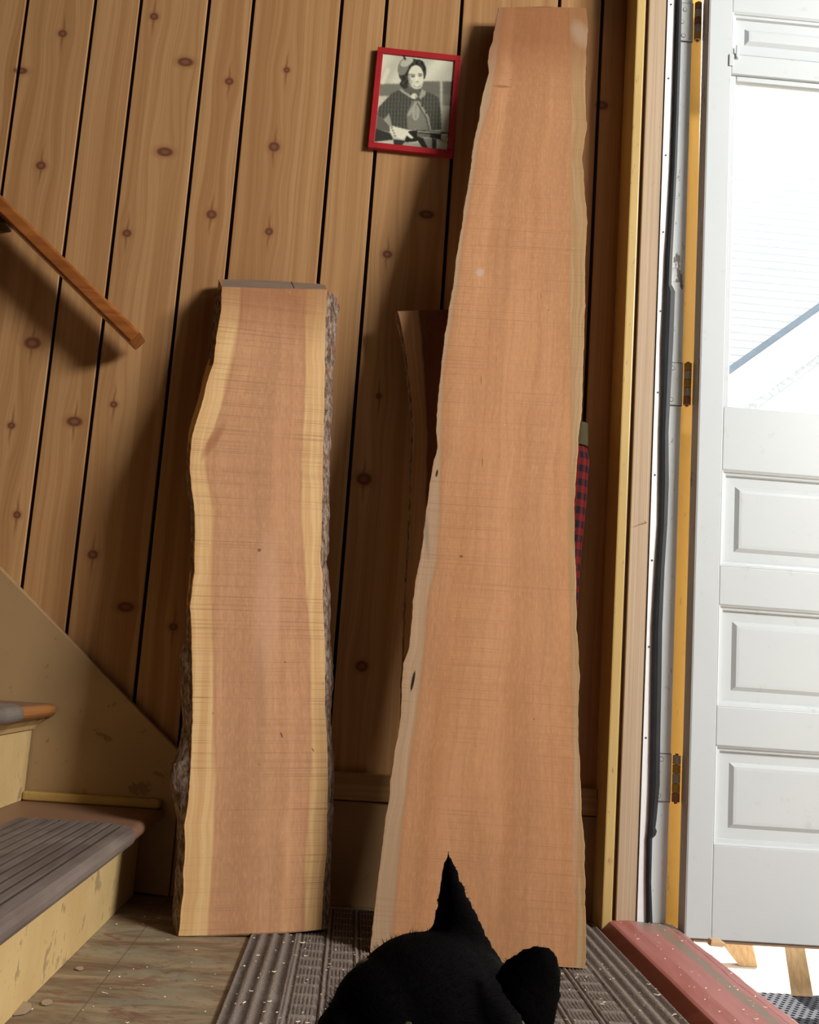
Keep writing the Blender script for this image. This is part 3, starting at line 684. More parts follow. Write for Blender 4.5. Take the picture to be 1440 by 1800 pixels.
class Slab:
    """a live-edge board leaning on the wall: face plane fixed by three surveyed points"""
    def __init__(s, name, label, cat, BL, BR, TL, thick):
        s.t = thick
        BL, BR, TL = map(np.asarray, (BL, BR, TL))
        s.u = (BR - BL) / np.linalg.norm(BR - BL)
        n = np.cross(s.u, TL - BL); n /= np.linalg.norm(n)
        if n[1] > 0: n = -n
        s.n = n; s.w = np.cross(s.u, n); s.w = s.w if s.w[2] > 0 else -s.w
        s.P = (BL + BR) / 2
        R3 = np.stack([s.u, -s.n, s.w], 1)      # local x = across, y = into the board, z = up the board
        s.root = empty(name, tuple(s.P), R3.tolist())
        tag(s.root, label, cat)
    def loc(s, px, py, depth=0.0):
        X = on_plane(px, py, s.P - s.n * depth, s.n) - s.P
        return np.array([np.dot(X, s.u), np.dot(X, s.w)])
    def curve(s, pts, depth=0.0):
        a = np.array([s.loc(x, y, depth) for x, y in pts]); a = a[np.argsort(a[:, 1])]
        return lambda w: np.interp(w, a[:, 1], a[:, 0])
    def body(s, L, R, top, bot, sapL, sapR, mat, rag=0.0012, nt=420, ns=26, back_l=0.0, back_r=0.0, top_rise=0.0, seed=0, cham=0.0015):
        """L, R: face edges (pixels); top, bot: end lines (pixels, left to right); back_*: how far the back edge stands out"""
        uL, uR = s.curve(L), s.curve(R); sL, sR = s.curve(sapL), s.curve(sapR)
        tp = np.array([s.loc(*p) for p in top]); bt = np.array([s.loc(*p) for p in bot])
        fr = np.linspace(0, 1, ns); T = np.linspace(0, 1, nt)
        tw = np.interp(fr, np.linspace(0, 1, len(tp)), tp[:, 1]); bw = np.interp(fr, np.linspace(0, 1, len(bt)), bt[:, 1])
        V = []; SL = []; SR = []; GU = []
        def ragf(w, k): return (mnoise.noise(Vector((k, w * 34, seed))) + 0.6 * mnoise.noise(Vector((k, w * 95, seed + 3)))) * rag
        mw = float(np.mean([uR(x) - uL(x) for x in np.linspace(bw[0], tw[0], 20)]))
        s.prof = []
        for t in T:
            wl = bw[0] + (tw[0] - bw[0]) * t; wr = bw[-1] + (tw[-1] - bw[-1]) * t
            l = float(uL(wl)) + ragf(wl, 1.0); r = float(uR(wr)) + ragf(wr, 9.0)
            s.prof.append((l, wl, r, wr))
            bl = back_l(wl) if callable(back_l) else back_l; br = back_r(wr) if callable(back_r) else back_r
            ring = []
            for j, f_ in enumerate(fr):
                w = bw[j] + (tw[j] - bw[j]) * t; u = l + (r - l) * f_
                ring.append((u, 0.0, w, f_))
            # round the edge and down the side to the back
            ring = [(l - bl, s.t, wl, 0), (l - bl * 0.5, s.t * 0.5, wl, 0), (l - cham * 0.4, cham * 1.2, wl, 0)] + ring + [(r + cham * 0.4, cham * 1.2, wr, 1), (r + br * 0.5, s.t * 0.5, wr, 1), (r + br, s.t, wr, 1)]
            for (u, y, w, f_) in ring:
                V.append((u, y, w + top_rise * (y / s.t) * t)); SL.append(u - float(sL(w))); SR.append(float(sR(w)) - u); GU.append(f_ * mw)
        n = ns + 6; Fc = []
        for i in range(nt - 1):
            for j in range(n): a = i * n; Fc.append((a + j, a + (j + 1) % n, a + n + (j + 1) % n, a + n + j))
        def cap(b, flip):
            ft = [b + j for j in range(2, n - 2)]
            q = [b, b + 1] + ft + [b + n - 2, b + n - 1]
            Fc.append(tuple(q if flip else q[::-1]))
        cap(0, False); cap((nt - 1) * n, True)
        me = mesh_np('sawn_board', V, Fc, True)
        for nm, d in (('sl', SL), ('sr', SR), ('gu', GU)):
            at = me.attributes.new(nm, 'FLOAT', 'POINT'); at.data.foreach_set('value', np.array(d, 'f'))
        bm = bmesh.new(); bm.from_mesh(me); bmesh.ops.recalc_face_normals(bm, faces=bm.faces)
        for e in bm.edges: e.smooth = e.calc_face_angle(0) < 0.7
        bm.to_mesh(me); bm.free()
        return link('sawn_board', me, mat, s.root)
    def bark(s, side, outer, mat, depth=0.6, seed=0, amp=0.0028, w0=None, w1=None, skip=0.0, name='bark'):
        """rough bark strip over one edge; outer: pixels of its silhouette"""
        oc = s.curve(outer, s.t * depth); sg = -1 if side == 'l' else 1
        V = []; Fc = []; nq = 9; rows = []
        pr_ = s.prof
        for (l, wl, r, wr) in pr_:
            w = wl if side == 'l' else wr
            if (w0 is not None and w < w0) or (w1 is not None and w > w1): continue
            rows.append((w, l if side == 'l' else r))
        W_ = np.linspace(rows[0][0], rows[-1][0], 520); E_ = np.interp(W_, [a[0] for a in rows], [a[1] for a in rows])
        for w, e in zip(W_, E_):
            o = float(oc(w)); o = max(o, e + 0.004) if side == 'r' else min(o, e - 0.004)
            ring = []
            for k in range(nq):
                q = k / (nq - 1); y = 0.002 + (s.t - 0.002) * q
                bulge = math.sin(min(1.0, q / depth) * math.pi / 2) if q <= depth else 1.0 - 0.10 * (q - depth) / (1 - depth)
                u = e + (o - e) * bulge
                P = Vector((u * 60, y * 95, w * 26 + seed))
                rid = abs(mnoise.noise(P)) * 1.6 - 0.5 + 0.5 * mnoise.noise(P * 3.1)
                u += sg * amp * rid * (0.25 + 0.75 * min(1, q * 3)); y += 0.3 * amp * mnoise.noise(P * 1.7)
                ring.append((u, y, w))
            ring += [(e - sg * 0.002, s.t - 0.001, w), (e - sg * 0.002, 0.003, w)]
            V += ring
        n = nq + 2
        for i in range(len(W_) - 1):
            for j in range(n): a = i * n; Fc.append((a + j, a + (j + 1) % n, a + n + (j + 1) % n, a + n + j))
        Fc += [tuple(range(n)), tuple(range(len(V) - n, len(V)))[::-1]]
        me = mesh_np(name, V, Fc, False)
        bm = bmesh.new(); bm.from_mesh(me); bmesh.ops.recalc_face_normals(bm, faces=bm.faces); bm.to_mesh(me); bm.free()
        return link(name, me, mat, s.root)

def bark_mat():
    g = G('rough_grey_bark', 0.85, 0.15)
    n = g.noise(g.scale(g.obj(), 1, 1, .45), 130, 6, 0.7, 0.3); n2 = g.noise(g.obj(), 40, 4, 0.6)
    c = g.mix(g.ss(n, 0.35, 0.68), (0.075, 0.038, 0.024), (0.35, 0.265, 0.20))
    c = g.mix(g.ss(n2, 0.54, 0.68, 0, 0.7), c, (0.21, 0.075, 0.04))
    g.bump(n, 0.6, 0.003)
    return g.out(c)
M_BARK = bark_mat()

# --- the short slab with bark, on the left
SA = Slab('bark_edged_slab', 'shorter sawn slab with bark on both edges, leaning between stairs and tall slab', 'wood slab',
          on_z(315, 1645, 0.0015), on_y(568, 1634, -0.275), on_y(390, 504, -0.088), 0.052)
LA = [(390, 504.5), (389, 542), (386, 565), (381, 587), (380, 600), (375, 640), (367, 662), (361, 685), (352.5, 720), (342, 750), (337, 775), (335, 795), (334, 827), (337, 860), (342, 893), (343, 933), (342, 973), (342, 1007), (337, 1043), (334, 1067), (337, 1100), (337, 1133), (338, 1167), (338.5, 1200), (339, 1250), (337, 1310), (335, 1350), (333, 1387), (328, 1433), (324, 1450), (326, 1483), (323, 1533), (322, 1573), (318, 1607), (314, 1645)]
RA = [(575.5, 509), (573.5, 542), (571.5, 585), (571, 622), (571, 660), (570, 697), (569.5, 735), (568, 772), (567.5, 810), (567, 857), (566, 890), (565, 937), (563, 987), (567, 1008), (567.5, 1062), (571, 1125), (571.7, 1167), (571, 1246), (573, 1267), (576, 1333), (576, 1387), (575, 1433), (574, 1500), (568, 1567), (565, 1634)]
SLA = [(425, 505), (422, 560), (418, 590), (410, 635), (402, 667), (391, 715), (377, 755), (364, 780), (362, 812), (367, 850), (377, 900), (375, 967), (373, 1033), (373, 1100), (377, 1193), (377, 1300), (380, 1367), (377, 1467), (373, 1533), (366, 1645)]
SRA = [(538, 505), (535, 560), (537, 610), (537, 660), (536, 697), (532, 760), (530, 857), (530, 917), (536, 1021), (545, 1125), (545, 1246), (547, 1283), (547, 1350), (542, 1407), (540, 1450), (535, 1517), (535, 1645)]
pk = [SA.loc(*p) for p in ((456, 967), (495, 1292), (375, 775), (550, 1318), (500, 1560), (470, 1060), (455, 1200))]
CRA = [(pk[0][0], pk[0][1], .004, .004, 0, (0.10, 0.03, 0.015), .9), (pk[1][0], pk[1][1], .002, .006, .3, (0.10, 0.04, 0.02), .8), (pk[2][0], pk[2][1], .011, .045, -.5, (0.28, 0.10, 0.04), .55),
       (pk[3][0], pk[3][1], .002, .004, .5, (0.1, 0.04, 0.02), .7), (pk[4][0], pk[4][1], .005, .06, .05, (0.50, 0.22, 0.09), .35), (pk[5][0], pk[5][1], .03, .16, .0, (0.62, 0.36, 0.22), .35), (pk[6][0], pk[6][1], .012, .10, .03, (0.36, 0.18, 0.11), .35)]
topA = SA.loc(480, 507)[1]
MA = slab_mat('cherry_slab_with_sapwood', (0.57, 0.305, 0.152), (0.475, 0.238, 0.115), (0.68, 0.440, 0.205), (0.58, 0.335, 0.140), (0.34, 0.150, 0.070), cracks=CRA, saw=1.35, top_stain=topA, seed=1.7)
SA.body(LA, RA, [(390, 504.5), (480, 507), (575.5, 509)], [(314, 1645), (378, 1646), (440, 1644), (490, 1641.5), (565, 1634)], SLA, SRA, MA, rag=0.0012, back_l=0.004, back_r=0.004, top_rise=0.050, seed=2)
OA_L = [(379, 507), (376, 547), (373, 580), (369, 635), (355, 712), (333, 767), (329, 807), (330, 850), (336, 900), (338, 933), (338, 967), (333, 1030), (329, 1063), (327, 1117), (318, 1140), (315, 1163), (319, 1233), (320, 1277), (311, 1323), (299, 1347), (297, 1377), (304, 1400), (311, 1433), (311, 1500), (306, 1567), (303, 1600), (309, 1645)]
OA_R = [(578, 500), (586, 518), (596, 533), (597.5, 545), (592.5, 567), (591, 600), (587.5, 635), (585, 672), (585, 710), (584, 742), (581, 772), (580, 810), (579, 875), (579, 937), (578, 971), (574, 990), (578, 1008), (581, 1042), (581, 1117), (586, 1175), (583, 1242), (582.7, 1250), (584, 1300), (588, 1333), (588, 1387), (587, 1430), (583, 1477), (582, 1543), (579, 1600), (576, 1633)]
SA.bark('l', OA_L, M_BARK, 0.62, 3)
SA.bark('r', OA_R, M_BARK, 0.62, 11)
# the weathered sawn top end, cut on the slant, with a season check
a_, b_ = SA.loc(390, 505), SA.loc(575, 509.5)
a2, b2 = SA.loc(401, 489, 0.0), SA.loc(572, 497, 0.0)
rise = 0.050
MB().prism([(a_[0] + .001, 0.0003, a_[1] + .0002), (b_[0] - .001, 0.0003, b_[1] + .0002), (b_[0] + .003, 0.0520, b_[1] + rise + .0002), (a_[0] + .004, 0.0520, a_[1] + rise + .0002)], (0, 0, 0.0012)).obj('end_grain', wood('weathered_end_grain', (0.30, 0.21, 0.15), (0.19, 0.125, 0.085), 'x', 160, 0.8, 0.2), SA.root)
pt = SA.loc(518, 500)
zt = a_[1] + (b_[1] - a_[1]) * 0.69
MB().prism([(pt[0] - .0008, 0.002, zt - .0048), (pt[0] + .0008, 0.002, zt - .0048), (pt[0] + .0008, 0.046, zt + rise * .885 - .0066), (pt[0] - .0008, 0.046, zt + rise * .885 - .0066)], (0, 0, .0082)).obj('end_check', M_DARK, SA.root)

# --- the tall slab
SB = Slab('tall_live_edge_slab', 'tallest sawn slab, broad at the foot, leaning beside the doorway', 'wood slab',
          on_z(652, 1672, 0.0085), on_z(1027, 1702, 0.0085), on_y(877, 14, -0.055), 0.042)
LB = [(877, 13), (873, 32), (866.7, 71), (860, 89), (858, 107), (860, 128), (853, 151), (847, 175), (843, 207), (833, 250), (828, 293), (822, 333), (817, 360), (813, 393), (808, 420), (803, 450), (797.5, 497), (790, 542), (780, 608), (775, 658), (769.6, 708), (767.5, 758), (770, 787), (763, 808), (757, 846), (750, 896), (744.6, 942), (739, 983), (732, 1012), (728, 1046), (724, 1092), (719.6, 1137), (710, 1167), (707, 1200), (705, 1257), (700, 1293), (692, 1333), (687, 1377), (682, 1420), (677, 1447), (672, 1493), (667, 1530), (662, 1570), (658, 1607), (652, 1663), (651, 1674)]
RB = [(1030, 14), (1033, 49), (1030, 89), (1029, 131), (1028, 160), (1031, 223), (1023, 273), (1028, 343), (1032, 390), (1028, 450), (1028, 533), (1026, 597), (1024, 667), (1022, 727), (1017, 760), (1013, 827), (1009, 883), (1010, 967), (1012, 1017), (1013, 1100), (1017, 1150), (1018, 1197), (1016, 1250), (1016, 1300), (1020, 1367), (1022, 1433), (1027, 1483), (1028, 1567), (1030, 1650), (1029, 1697), (1026, 1702)]
SLB = [(885, 14), (870, 130), (862, 180), (842, 250), (830, 333), (818, 400), (806, 497), (795, 560), (782, 650), (776, 760), (774, 900), (768, 985), (752, 1060), (745, 1150), (737, 1220), (722, 1330), (707, 1450), (697, 1570), (686, 1674)]
SRB = [(999, 14), (1003, 100), (1004, 200), (1003, 300), (1003, 400), (1000, 500), (1002, 600), (1003, 700), (1003, 800), (999, 900), (1000, 1000), (1003, 1100), (1005, 1200), (1006, 1300), (1010, 1400), (1015, 1500), (1014, 1600), (1010, 1702)]
pk = [SB.loc(*p) for p in ((883, 152), (844, 479), (768, 832), (726, 1197), (1020, 60), (811, 978), (748, 920), (846, 668), (848, 812), (930, 60), (1012, 1420), (951, 520))]
CRB = [(pk[0][0], pk[0][1], .022, .004, .0, (0.30, 0.11, 0.045), .75), (pk[1][0], pk[1][1], .010, .011, 0, (0.58, 0.42, 0.36), .75), (pk[2][0], pk[2][1], .0025, .009, -.1, (0.03, 0.012, 0.008), .95), (pk[3][0], pk[3][1], .003, .021, -.12, (0.02, 0.01, 0.006), .98),
       (pk[4][0], pk[4][1], .022, .042, .2, (0.42, 0.30, 0.20), .6), (pk[5][0], pk[5][1], .004, .003, 0, (0.17, 0.07, 0.035), .8), (pk[6][0], pk[6][1], .006, .075, .15, (0.27, 0.20, 0.15), .75), (pk[7][0], pk[7][1], .0012, .012, .1, (0.2, 0.09, 0.04), .7), (pk[8][0], pk[8][1], .0012, .014, 0, (0.2, 0.09, 0.04), .7),
       (pk[10][0], pk[10][1], .006, .16, 0, (0.45, 0.33, 0.23), .35), (pk[11][0], pk[11][1], .001, .01, 0.1, (0.2, 0.09, 0.04), .6)]
MBm = slab_mat('tall_slab_wood', (0.575, 0.290, 0.140), (0.490, 0.232, 0.102), (0.60, 0.42, 0.25), (0.47, 0.31, 0.17), (0.36, 0.165, 0.072), band_l=(0.43, 0.275, 0.165), band_r=(0.37, 0.215, 0.092), cracks=CRB, saw=1.5, sawdark=(0.34, 0.155, 0.07), seed=5.2, top_stain=SB.loc(950, 62)[1])
SB.body(LB, RB, [(877, 13), (950, 11.5), (1030, 14)], [(651, 1674), (1026, 1702.5)], SLB, SRB, MBm, rag=0.0016, nt=520, ns=30, back_l=-0.006, back_r=-0.006, seed=4, cham=0.003)

# --- the small dark slab behind it
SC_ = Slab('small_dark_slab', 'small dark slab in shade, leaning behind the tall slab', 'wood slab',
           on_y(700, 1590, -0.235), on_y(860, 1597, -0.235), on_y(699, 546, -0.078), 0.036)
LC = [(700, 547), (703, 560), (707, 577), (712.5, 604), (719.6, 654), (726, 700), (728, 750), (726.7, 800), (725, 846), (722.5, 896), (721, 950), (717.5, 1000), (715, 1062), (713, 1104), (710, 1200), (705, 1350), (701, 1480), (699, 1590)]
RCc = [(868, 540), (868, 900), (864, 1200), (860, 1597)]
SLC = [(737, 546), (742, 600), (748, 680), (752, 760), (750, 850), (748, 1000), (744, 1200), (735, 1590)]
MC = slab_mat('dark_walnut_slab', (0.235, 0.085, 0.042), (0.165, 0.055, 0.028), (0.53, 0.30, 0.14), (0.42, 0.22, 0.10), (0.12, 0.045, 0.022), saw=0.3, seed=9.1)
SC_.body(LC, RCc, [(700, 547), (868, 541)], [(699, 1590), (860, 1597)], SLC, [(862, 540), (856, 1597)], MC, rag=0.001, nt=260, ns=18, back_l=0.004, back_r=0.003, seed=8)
OC_L = [(698, 547), (701, 567), (706, 604), (713, 660), (719, 706), (723, 758), (721, 800), (720, 850), (718, 900), (716, 950), (713, 1004), (711, 1062), (709, 1104), (705, 1200), (700, 1350), (696, 1480), (694, 1590)]
SC_.bark('l', OC_L, M_BARK, 0.62, 21, amp=0.002)

# ------------------------------------------------------------------ checked blanket in the corner
def plaid():
    g = G('red_black_check', 0.9, 0.1)
    x, y, z = g.xyz()
    at = g.attr('ang').outputs['Fac']
    hz = g.ss(g.ma('SINE', g.ma('MULTIPLY', z, 2 * math.pi / 0.030)), -0.15, 0.15)
    vt = g.ss(g.ma('SINE', g.ma('MULTIPLY', at, 11.0)), -0.2, 0.2)
    f_ = g.ma('MULTIPLY', g.ma('ADD', hz, vt), 0.5)
    c = g.mix(f_, (0.007, 0.009, 0.014), (0.13, 0.010, 0.008))
    n = g.noise(g.obj(), 500, 2); g.bump(n, 0.4, 0.001)
    return g.out(c)
ptop = on_y(1014, 783, -0.060); pbot = np.array([ptop[0] - 0.045, -0.105, 0.0])
bl = empty('rolled_blanket', tuple(pbot)); tag(bl, 'rolled red and black checked blanket standing in the dark behind the tall slab', 'blanket')
V = []; Fc = []; A_ = []; nr, na = 60, 40
for i in range(nr):
    t = i / (nr - 1); c = (ptop - pbot) * t
    for k in range(na):
        q = 2 * math.pi * k / na; r = 0.031 * (0.9 + 0.1 * t) * (1 + 0.05 * math.sin(3 * q + 7 * t) + 0.025 * math.sin(31 * t)) * (1 - 0.35 * max(0, (t - 0.97) / 0.03))
        V.append((c[0] + r * math.cos(q), c[1] + r * math.sin(q) * 0.9, c[2])); A_.append(q)
for i in range(nr - 1):
    for k in range(na): Fc.append((i * na + k, i * na + (k + 1) % na, (i + 1) * na + (k + 1) % na, (i + 1) * na + k))
Fc += [tuple(range(na))[::-1], tuple(range((nr - 1) * na, nr * na))]
me = mesh_np('cloth', V, Fc); at = me.attributes.new('ang', 'FLOAT', 'POINT'); at.data.foreach_set('value', np.array(A_, 'f'))
link('cloth', me, plaid(), bl)
c = ptop - pbot
MB().cyl((c[0], c[1], c[2] - 0.002), (0.03, 0.02, 1), 0.024, 0.050, 20, 0.021).obj('olive_cap', plain('olive_cloth', (0.06, 0.045, 0.014), 0.8), bl)

# ------------------------------------------------------------------ ribbed carpet mat on the floor
MX0, MX1, MY0, MY1 = -0.146, 0.5135, -1.95, -0.062
def carpet():
    g = G('brown_ribbed_carpet', 0.95, 0.05)
    h = g.attr('rib').outputs['Fac']
    n = g.noise(g.scale(g.obj(), 420, 160, 200), 1, 3, 0.7); n2 = g.noise(g.obj(), 9, 4, 0.6)
    c = g.mix(h, (0.072, 0.054, 0.043), (0.285, 0.232, 0.194))
    c = g.mix(g.ss(n, 0.35, 0.7, 0, 0.6), c, (0.15, 0.118, 0.097))
    c = g.mix(g.ss(n2, 0.5, 0.75, 0, 0.3), c, (0.36, 0.30, 0.25))
    g.bump(n, 0.7, 0.003)
    return g.out(c)
nx, ny = 330, 420
xs = np.linspace(MX0, MX1, nx); ysm = MY1 - (MY1 - MY0) * np.linspace(0, 1, ny) ** 1.25
XX, YY = np.meshgrid(xs, ysm)
dl = XX - MX0; dr = MX1 - XX; de = np.minimum(dl, dr)
bord = de < 0.082
ribs_b = 0.5 + 0.5 * np.cos(2 * np.pi * de / 0.0205)
Xc = (XX - MX0 - 0.082); cell = np.mod(Xc, 0.0495)
inblk = (cell > 0.010) & (cell < 0.0455); ycell = np.mod(-YY, 0.0485); inblk_y = (ycell > 0.010)
H = np.where(bord, ribs_b, np.where(inblk & inblk_y, 0.42 + 0.38 * np.cos(2 * np.pi * cell / 0.0058), np.where(inblk, 0.85, 0.5 + 0.5 * np.cos(2 * np.pi * (cell - 0.0028) / 0.0100))))
H = np.clip(H + rng.normal(0, 0.06, H.shape), 0, 1)
H[:, 0] = H[:, -1] = 0; 
Z = 0.0035 + 0.0042 * H
vs = np.stack([XX.ravel(), YY.ravel(), Z.ravel()], 1).tolist(); fs = []
for j in range(ny - 1):
    b = j * nx
    fs += [(b + i, b + nx + i, b + nx + i + 1, b + i + 1) for i in range(nx - 1)]
nv = len(vs)
vs += [(MX0, MY1, 0.0004), (MX1, MY1, 0.0004), (MX1, MY0, 0.0004), (MX0, MY0, 0.0004)]
fs += [(nv, nv + 1, nv + 2, nv + 3), tuple([nv] + list(range(0, nx)) + [nv + 1])[::1], tuple([nv + 3] + list(range((ny - 1) * nx, ny * nx)) + [nv + 2])[::-1],
       tuple([nv] + [j * nx for j in range(ny)] + [nv + 3])[::-1], tuple([nv + 1] + [j * nx + nx - 1 for j in range(ny)] + [nv + 2])]
me = mesh_np('carpet_mat', vs, fs, True)
at = me.attributes.new('rib', 'FLOAT', 'POINT'); at.data.foreach_set('value', np.r_[H.ravel(), np.zeros(4)].astype('f'))
tag(link('carpet_mat', me, carpet()), 'brown ribbed carpet mat with sawdust on it, in front of the slabs', 'mat')

# loose splinters and sawdust on mat, floor and threshold
sp = MB()
for k in range(520):
    u_ = rng.random()
    if u_ < 0.80: x, y, z = rng.uniform(MX0, MX1), -0.30 - 1.0 * rng.random() ** 1.3, 0.0086
    elif u_ < 0.94: x, y, z = rng.uniform(0.545, 0.66), rng.uniform(-0.9, -0.12), 0.0262
    else: x, y, z = rng.uniform(-0.39, -0.16), rng.uniform(-0.85, -0.20), 0.0012
    L = rng.choice([0.002, 0.003, 0.004, 0.006, 0.010], p=[.35, .3, .2, .1, .05]); q = rng.uniform(0, 2 * math.pi); w = rng.uniform(0.0004, 0.0010)
    dx, dy = math.cos(q), math.sin(q); bend = rng.uniform(-.3, .3) * L
    v = []
    for t in (-.5, 0, .5):
        bx, by = x + dx * L * t - dy * bend * (1 - 4 * t * t) , y + dy * L * t + dx * bend * (1 - 4 * t * t)
        zz = z + 0.0010 * abs(t)
        v += [(bx - dy * w, by + dx * w, zz), (bx + dy * w, by - dx * w, zz), (bx, by, zz + w * 1.2)]
    sp.add(v, [(0, 1, 2), (6, 8, 7), (0, 3, 4, 1), (1, 4, 5, 2), (2, 5, 3, 0), (3, 6, 7, 4), (4, 7, 8, 5), (5, 8, 6, 3)])
tag(sp.obj('sawdust', plain('pale_splinters', (0.86, 0.72, 0.52), 0.7, var=0.03)), 'pale splinters and sawdust scattered over the brown mat and red threshold', 'sawdust', kind='stuff')
# brittle flakes of linoleum at the foot of the stairs
M_FLK = plain('lino_flake', (0.36, 0.27, 0.17), 0.6, var=0.08)
for (px, py, r, lab) in ((30, 1775, .020, 'largest curled linoleum flake at the foot of the stairs, lower left corner'), (140, 1704, .006, 'small dark linoleum chip lying on the floor beyond the curled flakes'), (82, 1764, .008, 'small curled linoleum chip between the large flake and the mat')):
    p = on_z(px, py, 0.001); v = []; n = 9
    for layer in (0, .0012):
        for k in range(n):
            q = 2 * math.pi * k / n; rr = r * (0.7 + 0.3 * mnoise.noise(Vector((k * 1.7, px, 0))) + 0.3)
            x, y = p[0] + rr * math.cos(q) * 0.9, p[1] + rr * math.sin(q) * 1.2
            v.append((x, y, 0.0012 + layer + 0.10 * r * (1 + math.cos(q - 2.0))))
    tag(MB().add(v, [tuple(range(n))[::-1], tuple(range(n, 2 * n))] + [(k, (k + 1) % n, n + (k + 1) % n, n + k) for k in range(n)]).obj('linoleum_flake', M_FLK), lab, 'flake', 'linoleum flakes at the foot of the stairs')
# bent nail in the jamb
p = on_y(1133, 919, -0.1)
tag(MB().cyl((p[0] + .004, -0.1, p[2] + .0005), (-.5, -.8, .1), .0009, .012, 8).cyl((p[0] - .0035, -0.1112, p[2] + .0015), (-.8, -.2, -.5), .0009, .006, 8).obj('bent_nail', plain('steel', (.45, .44, .42), .35, .5, .8)), 'bent nail sticking out of the door jamb at half height', 'nail')
# wood chip by the hinge corner of the door
p = on_z(1262, 1669, 0.02)
tag(MB().prism([(p[0] - .014, p[1], 0.0245), (p[0] + .010, p[1], .0235), (p[0] + .016, p[1], .030), (p[0] + .004, p[1], .037), (p[0] - .012, p[1], .036)], (0, .018, 0)).obj('wood_chip', wood('pale_chip', (.78, .60, .36), (.6, .42, .22), 'x'), bevel=.002), 'pale chip of wood on the red threshold under the door corner', 'chip')

# ================================================================== OUTSIDE
ZP = -0.13
tag(MB().box(0.678, 7, -4, 11, ZP - 0.1, ZP).obj('porch_floor', worn_paint('sunny_porch_boards', (0.74, 0.66, 0.57), (0.62, 0.42, 0.26), (0.3, 0.25, 0.2), 0.2, 14, 0.8), bevel=0), kind='structure')
tag(MB().box(0.66, 4.6, -4.6, 0.6, 3.4, 3.48).obj('roof_porch_added', wood('added_roof_grey', (0.36, 0.36, 0.35), (0.28, 0.28, 0.27), 'y')), kind='structure')  # unseen roof, added to keep sky light off the door and room
tag(MB().box(4.6, 4.7, -4.6, 0.6, -0.4, 3.48).box(0.56, 4.7, -4.7, -4.6, -0.4, 3.48).obj('wall_porch_added', plain('added_wall_grey', (0.12, 0.12, 0.118), 0.8)), kind='structure')  # unseen walls, added to close the porch and cut fill light indoors
M_PLY = wood('pale_lumber', (0.66, 0.46, 0.26), (0.50, 0.32, 0.16), 'z', 120)
f1 = on_z(1306, 1699, ZP); h1 = on_y(1272, 1655, f1[1] + 0.02)
f2 = on_z(1416, 1762, ZP)
def lumber(name, label, b0, b1, t0, t1, th):
    """board prop: front-left and front-right foot points and the same two further up, extruded in depth"""
    b0, b1, t0, t1 = map(np.array, (b0, b1, t0, t1))
    dv = np.array([0.012, th, 0.0])
    v = [b0, b1, t1, t0, b0 + dv, b1 + dv, t1 + dv, t0 + dv]
    return tag(MB().add(v, [(0, 1, 2, 3), (7, 6, 5, 4), (0, 4, 5, 1), (1, 5, 6, 2), (2, 6, 7, 3), (3, 7, 4, 0)]).obj(name, M_PLY, loc=tuple(b0), bevel=.002), label, 'prop', 'lumber props under the open door')
Y2 = float(f2[1])
b0, b1 = on_y(1393, 1752, Y2), on_y(1432, 1764, Y2); b0[2] = b1[2] = ZP
t0, t1 = on_y(1378, 1655, Y2 + .03), on_y(1414, 1660, Y2 + .03)
ex = 3.0
lumber('wooden_prop', 'leaning pale lumber prop on the dark grating mat under the open door', b0, b1, b0 + (t0 - b0) * ex, b1 + (t1 - b1) * ex, 0.03)
Y1 = float(f1[1])
b0, b1 = on_y(1300, 1690, Y1), on_y(1332, 1704, Y1); b0[2] = b1[2] = ZP
t0, t1 = on_y(1266, 1655, Y1 + .02), on_y(1322, 1658, Y1 + .02)
lumber('wooden_prop', 'shorter lumber prop under the open door, nearest the hinges', b0, b1, b0 + (t0 - b0) * ex, b1 + (t1 - b1) * ex, 0.03)
# grating doormat with holes
gy1 = on_z(1400, 1757, ZP)[1]; gx0 = 0.72
def grate():
    g = G('dark_grating', 0.6)
    return plain('dark_rubber_grating', (0.035, 0.038, 0.05), 0.6)
gm = MB(); dx_ = 0.016
GX, GY = 34, 30
vv = []; idx = {}
for j in range(GY):
    for i in range(GX):
        x, y = gx0 + i * dx_ + (dx_ / 2 if j % 2 else 0), gy1 - 0.01 - j * dx_ * 0.87
        v = []; f = []
        for layer, zz in ((0, ZP + 0.001), (1, ZP + 0.011)):
            for rr in (dx_ * 0.30, dx_ * 0.58):
                for k in range(6): q = math.pi / 6 + k * math.pi / 3; v.append((x + rr * math.cos(q), y + rr * math.sin(q), zz))
        for k in range(6):
            n = (k + 1) % 6; f += [(12 + k, 12 + n, 18 + n, 18 + k), (k, 12 + k, 12 + n, n), (6 + k, 6 + n, 18 + n, 18 + k)]
        gm.add(v, f)
tag(gm.obj('grating_mat', grate()), 'dark honeycomb rubber grating mat on the porch beyond the threshold', 'mat')

